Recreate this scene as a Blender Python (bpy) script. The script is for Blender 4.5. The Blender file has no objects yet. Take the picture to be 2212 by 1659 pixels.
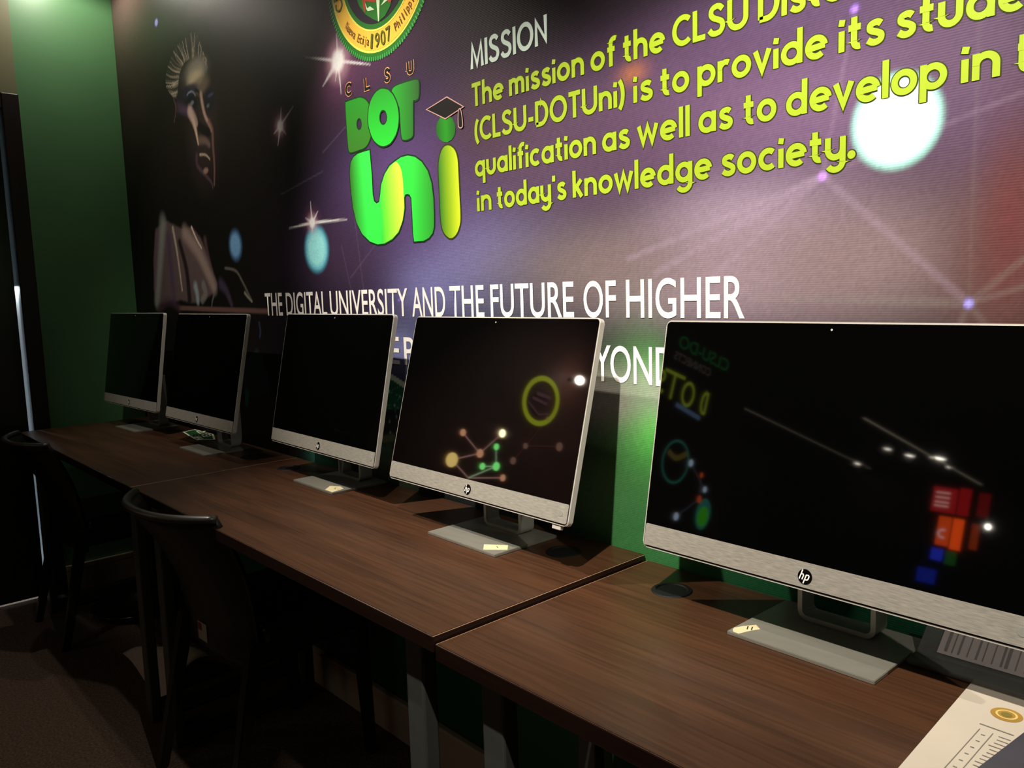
import bpy, bmesh, math, random
import numpy as np
from mathutils import Vector, Matrix

# ------------------------------------------------------------------ camera, world, light, exposure
sc = bpy.context.scene
COL = sc.collection
camd = bpy.data.cameras.new('camera'); cam = bpy.data.objects.new('camera', camd); COL.objects.link(cam)
cam.location = (3.8575, -1.2109, 1.2702)
cam.rotation_euler = (1.454048, 0.029924, 0.830090)
camd.sensor_fit = 'HORIZONTAL'; camd.sensor_width = 36.0
camd.lens = 36.0 * 1732.74 / 2212.0
camd.clip_start = 0.02; camd.clip_end = 60
sc.camera = cam
w = bpy.data.worlds.new('world'); sc.world = w; w.use_nodes = True
w.node_tree.nodes['Background'].inputs[0].default_value = (0.9, 0.95, 1.0, 1)
w.node_tree.nodes['Background'].inputs[1].default_value = 0.002
sc.view_settings.view_transform = 'Standard'; sc.view_settings.look = 'None'
sc.view_settings.exposure = 0.0; sc.view_settings.gamma = 1.0; sc.view_settings.use_curve_mapping = False

def spot(name, loc, target, power, size, blend, color, radius=0.02):
    l = bpy.data.lights.new(name, 'SPOT'); l.energy = power; l.spot_size = math.radians(size); l.spot_blend = blend
    l.color = color; l.shadow_soft_size = radius
    o = bpy.data.objects.new(name, l); COL.objects.link(o); o.location = loc
    o.rotation_euler = (Vector(target) - Vector(loc)).to_track_quat('-Z', 'Y').to_euler()
    return o
WARM = (1.0, 0.91, 0.79)
SPOTS = [((3.38, -1.22, 2.80), (3.12, 0.0, 1.12), 330, 55, 0.95),
         ((1.72, -0.99, 2.84), (2.27, 0.0, 1.10), 280, 49, 0.95),
         ((0.95, -0.33, 2.84), (0.95, -0.52, 0.0), 17, 52, 0.7),
         ((0.27, -0.25, 2.66), (0.27, -0.26, 0.0), 12, 172, 0.4),
         ((4.95, -0.58, 2.80), (3.55, -0.12, 0.95), 90, 62, 0.9),  # fill beam added from the right to brighten the shaded base plates
         ((1.70, -2.90, 2.80), (0.0, -2.80, 1.55), 80, 62, 0.9),
         ((1.35, -1.20, 2.80), (0.88, 0.0, 1.38), 78, 50, 0.95)]
for i, (l, t, p, s, b) in enumerate(SPOTS):
    spot('track_light_beam', l, t, p, s, b, WARM)
def area(name, loc, rot, sx, sy, power, color):
    l = bpy.data.lights.new(name, 'AREA'); l.shape = 'RECTANGLE'; l.size = sx; l.size_y = sy; l.energy = power; l.color = color
    o = bpy.data.objects.new(name, l); COL.objects.link(o); o.location = loc; o.rotation_euler = rot
    return o
area('corridor_lamp_light', (-0.42, -0.62, 1.35), (0, 0, 0), 0.25, 0.25, 26, (0.78, 0.92, 1.0))
area('hall_ceiling_light', (3.5, -4.6, 2.92), (0, 0, 0), 2.5, 1.2, 7, (1.0, 0.92, 0.8))  # unseen soft fill added to lift the darkest shadows

# ------------------------------------------------------------------ helpers
def lin(c):
    r = []
    for v in c[:3]:
        v = v / 255.0
        r.append(v / 12.92 if v <= 0.04045 else ((v + 0.055) / 1.055) ** 2.4)
    return tuple(r)
def mat(name, rgb, rough=0.5, metal=0.0, spec=0.5, emit=None, es=1.0, noise=0, nscale=(1, 1, 1), amt=0.15, ior=1.5, bump=0.0):
    m = bpy.data.materials.new(name); m.use_nodes = True
    nt = m.node_tree; b = nt.nodes['Principled BSDF']
    c = lin(rgb) + (1,)
    b.inputs['Base Color'].default_value = c
    b.inputs['Roughness'].default_value = rough; b.inputs['Metallic'].default_value = metal
    b.inputs['Specular IOR Level'].default_value = spec; b.inputs['IOR'].default_value = ior
    if emit:
        b.inputs['Emission Color'].default_value = lin(emit) + (1,); b.inputs['Emission Strength'].default_value = es
    if noise:
        tc = nt.nodes.new('ShaderNodeTexCoord'); mp = nt.nodes.new('ShaderNodeMapping'); nz = nt.nodes.new('ShaderNodeTexNoise')
        rp = nt.nodes.new('ShaderNodeValToRGB')
        mp.inputs['Scale'].default_value = nscale; nz.inputs['Scale'].default_value = noise; nz.inputs['Detail'].default_value = 6
        nt.links.new(tc.outputs['Object'], mp.inputs['Vector']); nt.links.new(mp.outputs['Vector'], nz.inputs['Vector'])
        nt.links.new(nz.outputs['Fac'], rp.inputs['Fac'])
        rp.color_ramp.elements[0].position = 0.3; rp.color_ramp.elements[1].position = 0.7
        rp.color_ramp.elements[0].color = tuple(v * (1 - amt) for v in c[:3]) + (1,)
        rp.color_ramp.elements[1].color = tuple(min(1, v * (1 + amt)) for v in c[:3]) + (1,)
        nt.links.new(rp.outputs['Color'], b.inputs['Base Color'])
        if bump:
            bp = nt.nodes.new('ShaderNodeBump'); bp.inputs['Strength'].default_value = bump; bp.inputs['Distance'].default_value = 0.002
            nt.links.new(nz.outputs['Fac'], bp.inputs['Height']); nt.links.new(bp.outputs['Normal'], b.inputs['Normal'])
    return m
def grad_mat(name, axis, stops, rough=0.5):
    """print colour running along one axis of the object"""
    m = bpy.data.materials.new(name); m.use_nodes = True; nt = m.node_tree; b = nt.nodes['Principled BSDF']
    tc = nt.nodes.new('ShaderNodeTexCoord'); sp = nt.nodes.new('ShaderNodeSeparateXYZ'); mr = nt.nodes.new('ShaderNodeMapRange'); rp = nt.nodes.new('ShaderNodeValToRGB')
    nt.links.new(tc.outputs['Object'], sp.inputs[0]); nt.links.new(sp.outputs[axis], mr.inputs['Value'])
    lo, hi = stops[0][0], stops[-1][0]
    mr.inputs['From Min'].default_value = lo; mr.inputs['From Max'].default_value = hi
    nt.links.new(mr.outputs['Result'], rp.inputs['Fac'])
    rp.color_ramp.elements[0].color = lin(stops[0][1]) + (1,); rp.color_ramp.elements[1].color = lin(stops[-1][1]) + (1,)
    for p, c in stops[1:-1]: rp.color_ramp.elements.new((p - lo) / (hi - lo)).color = lin(c) + (1,)
    nt.links.new(rp.outputs['Color'], b.inputs['Base Color']); b.inputs['Roughness'].default_value = rough; b.inputs['Specular IOR Level'].default_value = 0.25
    return m
def link(name, me, m=None, parent=None, loc=None, rot=None):
    o = bpy.data.objects.new(name, me); COL.objects.link(o)
    if m is not None:
        for k in (m if isinstance(m, (list, tuple)) else [m]): me.materials.append(k)
    if parent is not None: o.parent = parent
    if loc is not None: o.location = loc
    if rot is not None: o.rotation_euler = rot
    return o
def mesh_of(bm, name, smooth=False):
    bmesh.ops.recalc_face_normals(bm, faces=bm.faces)
    me = bpy.data.meshes.new(name); bm.to_mesh(me); bm.free()
    if smooth:
        for p in me.polygons: p.use_smooth = True
    return me
def add_box(bm, c, s, bevel=0.0, seg=2, rot=None):
    M = Matrix.Translation(c) @ (rot.to_4x4() if rot else Matrix.Identity(4)) @ Matrix.Diagonal((s[0], s[1], s[2], 1))
    r = bmesh.ops.create_cube(bm, size=1.0, matrix=M)
    if bevel:
        es = set()
        for v in r['verts']: es.update(v.link_edges)
        bmesh.ops.bevel(bm, geom=list(es), offset=bevel, segments=seg, affect='EDGES', profile=0.5)
def box(name, c, s, m, parent=None, bevel=0.0, seg=2):
    bm = bmesh.new(); add_box(bm, c, s, bevel, seg); return link(name, mesh_of(bm, name), m, parent)
def prism(name, pts, z0, z1, m, parent=None, bevel=0.0):
    """plan polygon (x,y) extruded from z0 to z1"""
    bm = bmesh.new(); a = [bm.verts.new((x, y, z0)) for x, y in pts]; b = [bm.verts.new((x, y, z1)) for x, y in pts]
    bm.faces.new(a[::-1]); bm.faces.new(b); n = len(pts)
    for i in range(n): bm.faces.new((a[i], a[(i + 1) % n], b[(i + 1) % n], b[i]))
    if bevel: bmesh.ops.bevel(bm, geom=list(bm.edges), offset=bevel, segments=2, affect='EDGES')
    return link(name, mesh_of(bm, name), m, parent)
def tube_bm(bm, pts, rx, rz=None, n=12, closed=False):
    """sweep of an elliptic section along a path"""
    rz = rz or rx; P = [Vector(p) for p in pts]; rings = []
    up = Vector((0, 0, 1)); N = len(P)
    for i, p in enumerate(P):
        if closed: t = (P[(i + 1) % N] - P[i - 1]).normalized()
        else: t = (P[min(i + 1, N - 1)] - P[max(i - 1, 0)]).normalized()
        u = up if abs(t.dot(up)) < 0.95 else Vector((0, 1, 0))
        s = t.cross(u).normalized(); v = s.cross(t).normalized()
        rings.append([bm.verts.new(p + s * (rx * math.cos(2 * math.pi * k / n)) + v * (rz * math.sin(2 * math.pi * k / n))) for k in range(n)])
    for i in range(N if closed else N - 1):
        a, b = rings[i], rings[(i + 1) % N]
        for k in range(n): bm.faces.new((a[k], a[(k + 1) % n], b[(k + 1) % n], b[k]))
    if not closed: bm.faces.new(rings[0][::-1]); bm.faces.new(rings[-1])
def lathe_bm(bm, prof, n=40, c=(0, 0, 0)):
    rings = []
    for r, z in prof: rings.append([bm.verts.new((c[0] + r * math.cos(2 * math.pi * k / n), c[1] + r * math.sin(2 * math.pi * k / n), c[2] + z)) for k in range(n)])
    for a, b in zip(rings, rings[1:]):
        for k in range(n): bm.faces.new((a[k], a[(k + 1) % n], b[(k + 1) % n], b[k]))
    return rings
def tag(o, label, cat, group=None, kind=None):
    if label: o['label'] = label
    if cat: o['category'] = cat
    if group: o['group'] = group
    if kind: o['kind'] = kind
    return o
def thing(name, label, cat, loc=(0, 0, 0), rz=0.0, group=None):
    o = bpy.data.objects.new(name, None); COL.objects.link(o); o.empty_display_size = 0.1
    o.location = loc; o.rotation_euler = (0, 0, rz); return tag(o, label, cat, group)
def struct(o): o['kind'] = 'structure'; return o
def catmull(P, k=6, closed=True):
    P = [np.array(p, float) for p in P]; n = len(P); R = []
    for i in range(n if closed else n - 1):
        if closed: p0, p1, p2, p3 = P[i - 1], P[i], P[(i + 1) % n], P[(i + 2) % n]
        else: p0, p1, p2, p3 = P[max(i - 1, 0)], P[i], P[i + 1], P[min(i + 2, n - 1)]
        for j in range(k):
            t = j / k
            R.append(tuple(0.5 * (2 * p1 + (p2 - p0) * t + (2 * p0 - 5 * p1 + 4 * p2 - p3) * t * t + (3 * p1 - p0 - 3 * p2 + p3) * t ** 3)))
    if not closed: R.append(tuple(P[-1]))
    return R
def arc(cx, cy, rx, ry, a0, a1, n=None):
    n = n or max(6, int(abs(a1 - a0) / 9))
    return [(cx + rx * math.cos(math.radians(a0 + (a1 - a0) * i / n)), cy + ry * math.sin(math.radians(a0 + (a1 - a0) * i / n))) for i in range(n + 1)]
# frame = (origin, x axis, y axis): flat lettering is laid on a plane in the place
WALL = lambda y: (Vector((0, y, 0)), Vector((1, 0, 0)), Vector((0, 0, 1)))
def ribbon(bm, pts, hw, fr, closed=False, mi=0):
    o, ex, ey = fr; P = [np.array(p, float) for p in pts]
    if closed and np.hypot(*(P[0] - P[-1])) < 1e-7: P = P[:-1]
    n = len(P); L, R = [], []
    for i in range(n):
        a = P[i - 1] if (closed or i > 0) else None; b = P[(i + 1) % n] if (closed or i < n - 1) else None
        d1 = (P[i] - a) if a is not None else None; d2 = (b - P[i]) if b is not None else None
        if d1 is None: d1 = d2
        if d2 is None: d2 = d1
        d1 = d1 / (np.hypot(*d1) + 1e-12); d2 = d2 / (np.hypot(*d2) + 1e-12)
        t = d1 + d2
        if np.hypot(*t) < 1e-3: t = d1
        t = t / np.hypot(*t); nn = np.array([-t[1], t[0]]); k = min(2.2, 1 / max(0.3, abs(nn @ np.array([-d1[1], d1[0]]))))
        L.append(P[i] + nn * hw * k); R.append(P[i] - nn * hw * k)
    V = lambda q: bm.verts.new(o + ex * q[0] + ey * q[1])
    l = [V(q) for q in L]; r = [V(q) for q in R]
    for i in range(n if closed else n - 1):
        j = (i + 1) % n; f = bm.faces.new((l[i], r[i], r[j], l[j])); f.material_index = mi
def disc(bm, c, rx, ry, fr, mi=0, n=28, rot=0.0):
    o, ex, ey = fr; vs = []
    for k in range(n):
        a = 2 * math.pi * k / n; x, y = rx * math.cos(a), ry * math.sin(a)
        vs.append(bm.verts.new(o + ex * (c[0] + x * math.cos(rot) - y * math.sin(rot)) + ey * (c[1] + x * math.sin(rot) + y * math.cos(rot))))
    f = bm.faces.new(vs); f.material_index = mi
def flat(bm):  # flat print keeps the normals it was built with
    me = bpy.data.meshes.new('print'); bm.to_mesh(me); bm.free(); return me
def filled(paths, fr):
    """2-D outline with holes, filled"""
    cu = bpy.data.curves.new('outline', 'CURVE'); cu.dimensions = '2D'; cu.fill_mode = 'BOTH'
    for P in paths:
        s = cu.splines.new('POLY'); s.points.add(len(P) - 1); s.use_cyclic_u = True
        for i, q in enumerate(P): s.points[i].co = (q[0], q[1], 0, 1)
    return curve_mesh(cu, lambda x, y: (x, y), fr)
def curve_mesh(cu, f, fr, fit=None):
    ob = bpy.data.objects.new('tmp', cu); COL.objects.link(ob)
    dg = bpy.context.evaluated_depsgraph_get(); me = bpy.data.meshes.new_from_object(ob.evaluated_get(dg))
    bpy.data.objects.remove(ob); n = len(me.vertices)
    co = np.empty(n * 3); me.vertices.foreach_get('co', co); co = co.reshape(n, 3)
    if fit is not None:
        x0, x1, z0, z1 = fit; mn, mx = co.min(0), co.max(0)
        if z0 is None: co = co.copy()
        sx = (x1 - x0) / max(1e-6, mx[0] - mn[0]); sz = (z1 - z0) / max(1e-6, mx[1] - mn[1])
        co[:, 0] = x0 + (co[:, 0] - mn[0]) * sx; co[:, 1] = z0 + (co[:, 1] - mn[1]) * sz
    o, ex, ey = fr
    ex = np.array(ex); ey = np.array(ey); out = np.array(o)[None] + co[:, :1] * ex[None] + co[:, 1:2] * ey[None]
    me.vertices.foreach_set('co', out.ravel()); me.materials.clear(); me.update()
    return me
def text_mesh(txt, fit, fr, weight=0.0):
    cu = bpy.data.curves.new('txt', 'FONT'); cu.body = txt; cu.size = 1.0; cu.fill_mode = 'BOTH'; cu.offset = weight + 0.008; cu.resolution_u = 6
    return curve_mesh(cu, None, fr, fit)
def join(name, meshes, m, parent=None, loc=None):
    bm = bmesh.new()
    for me in meshes: bm.from_mesh(me); bpy.data.meshes.remove(me)
    me = bpy.data.meshes.new(name); bm.to_mesh(me); bm.free()
    return link(name, me, m, parent, loc)

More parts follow.
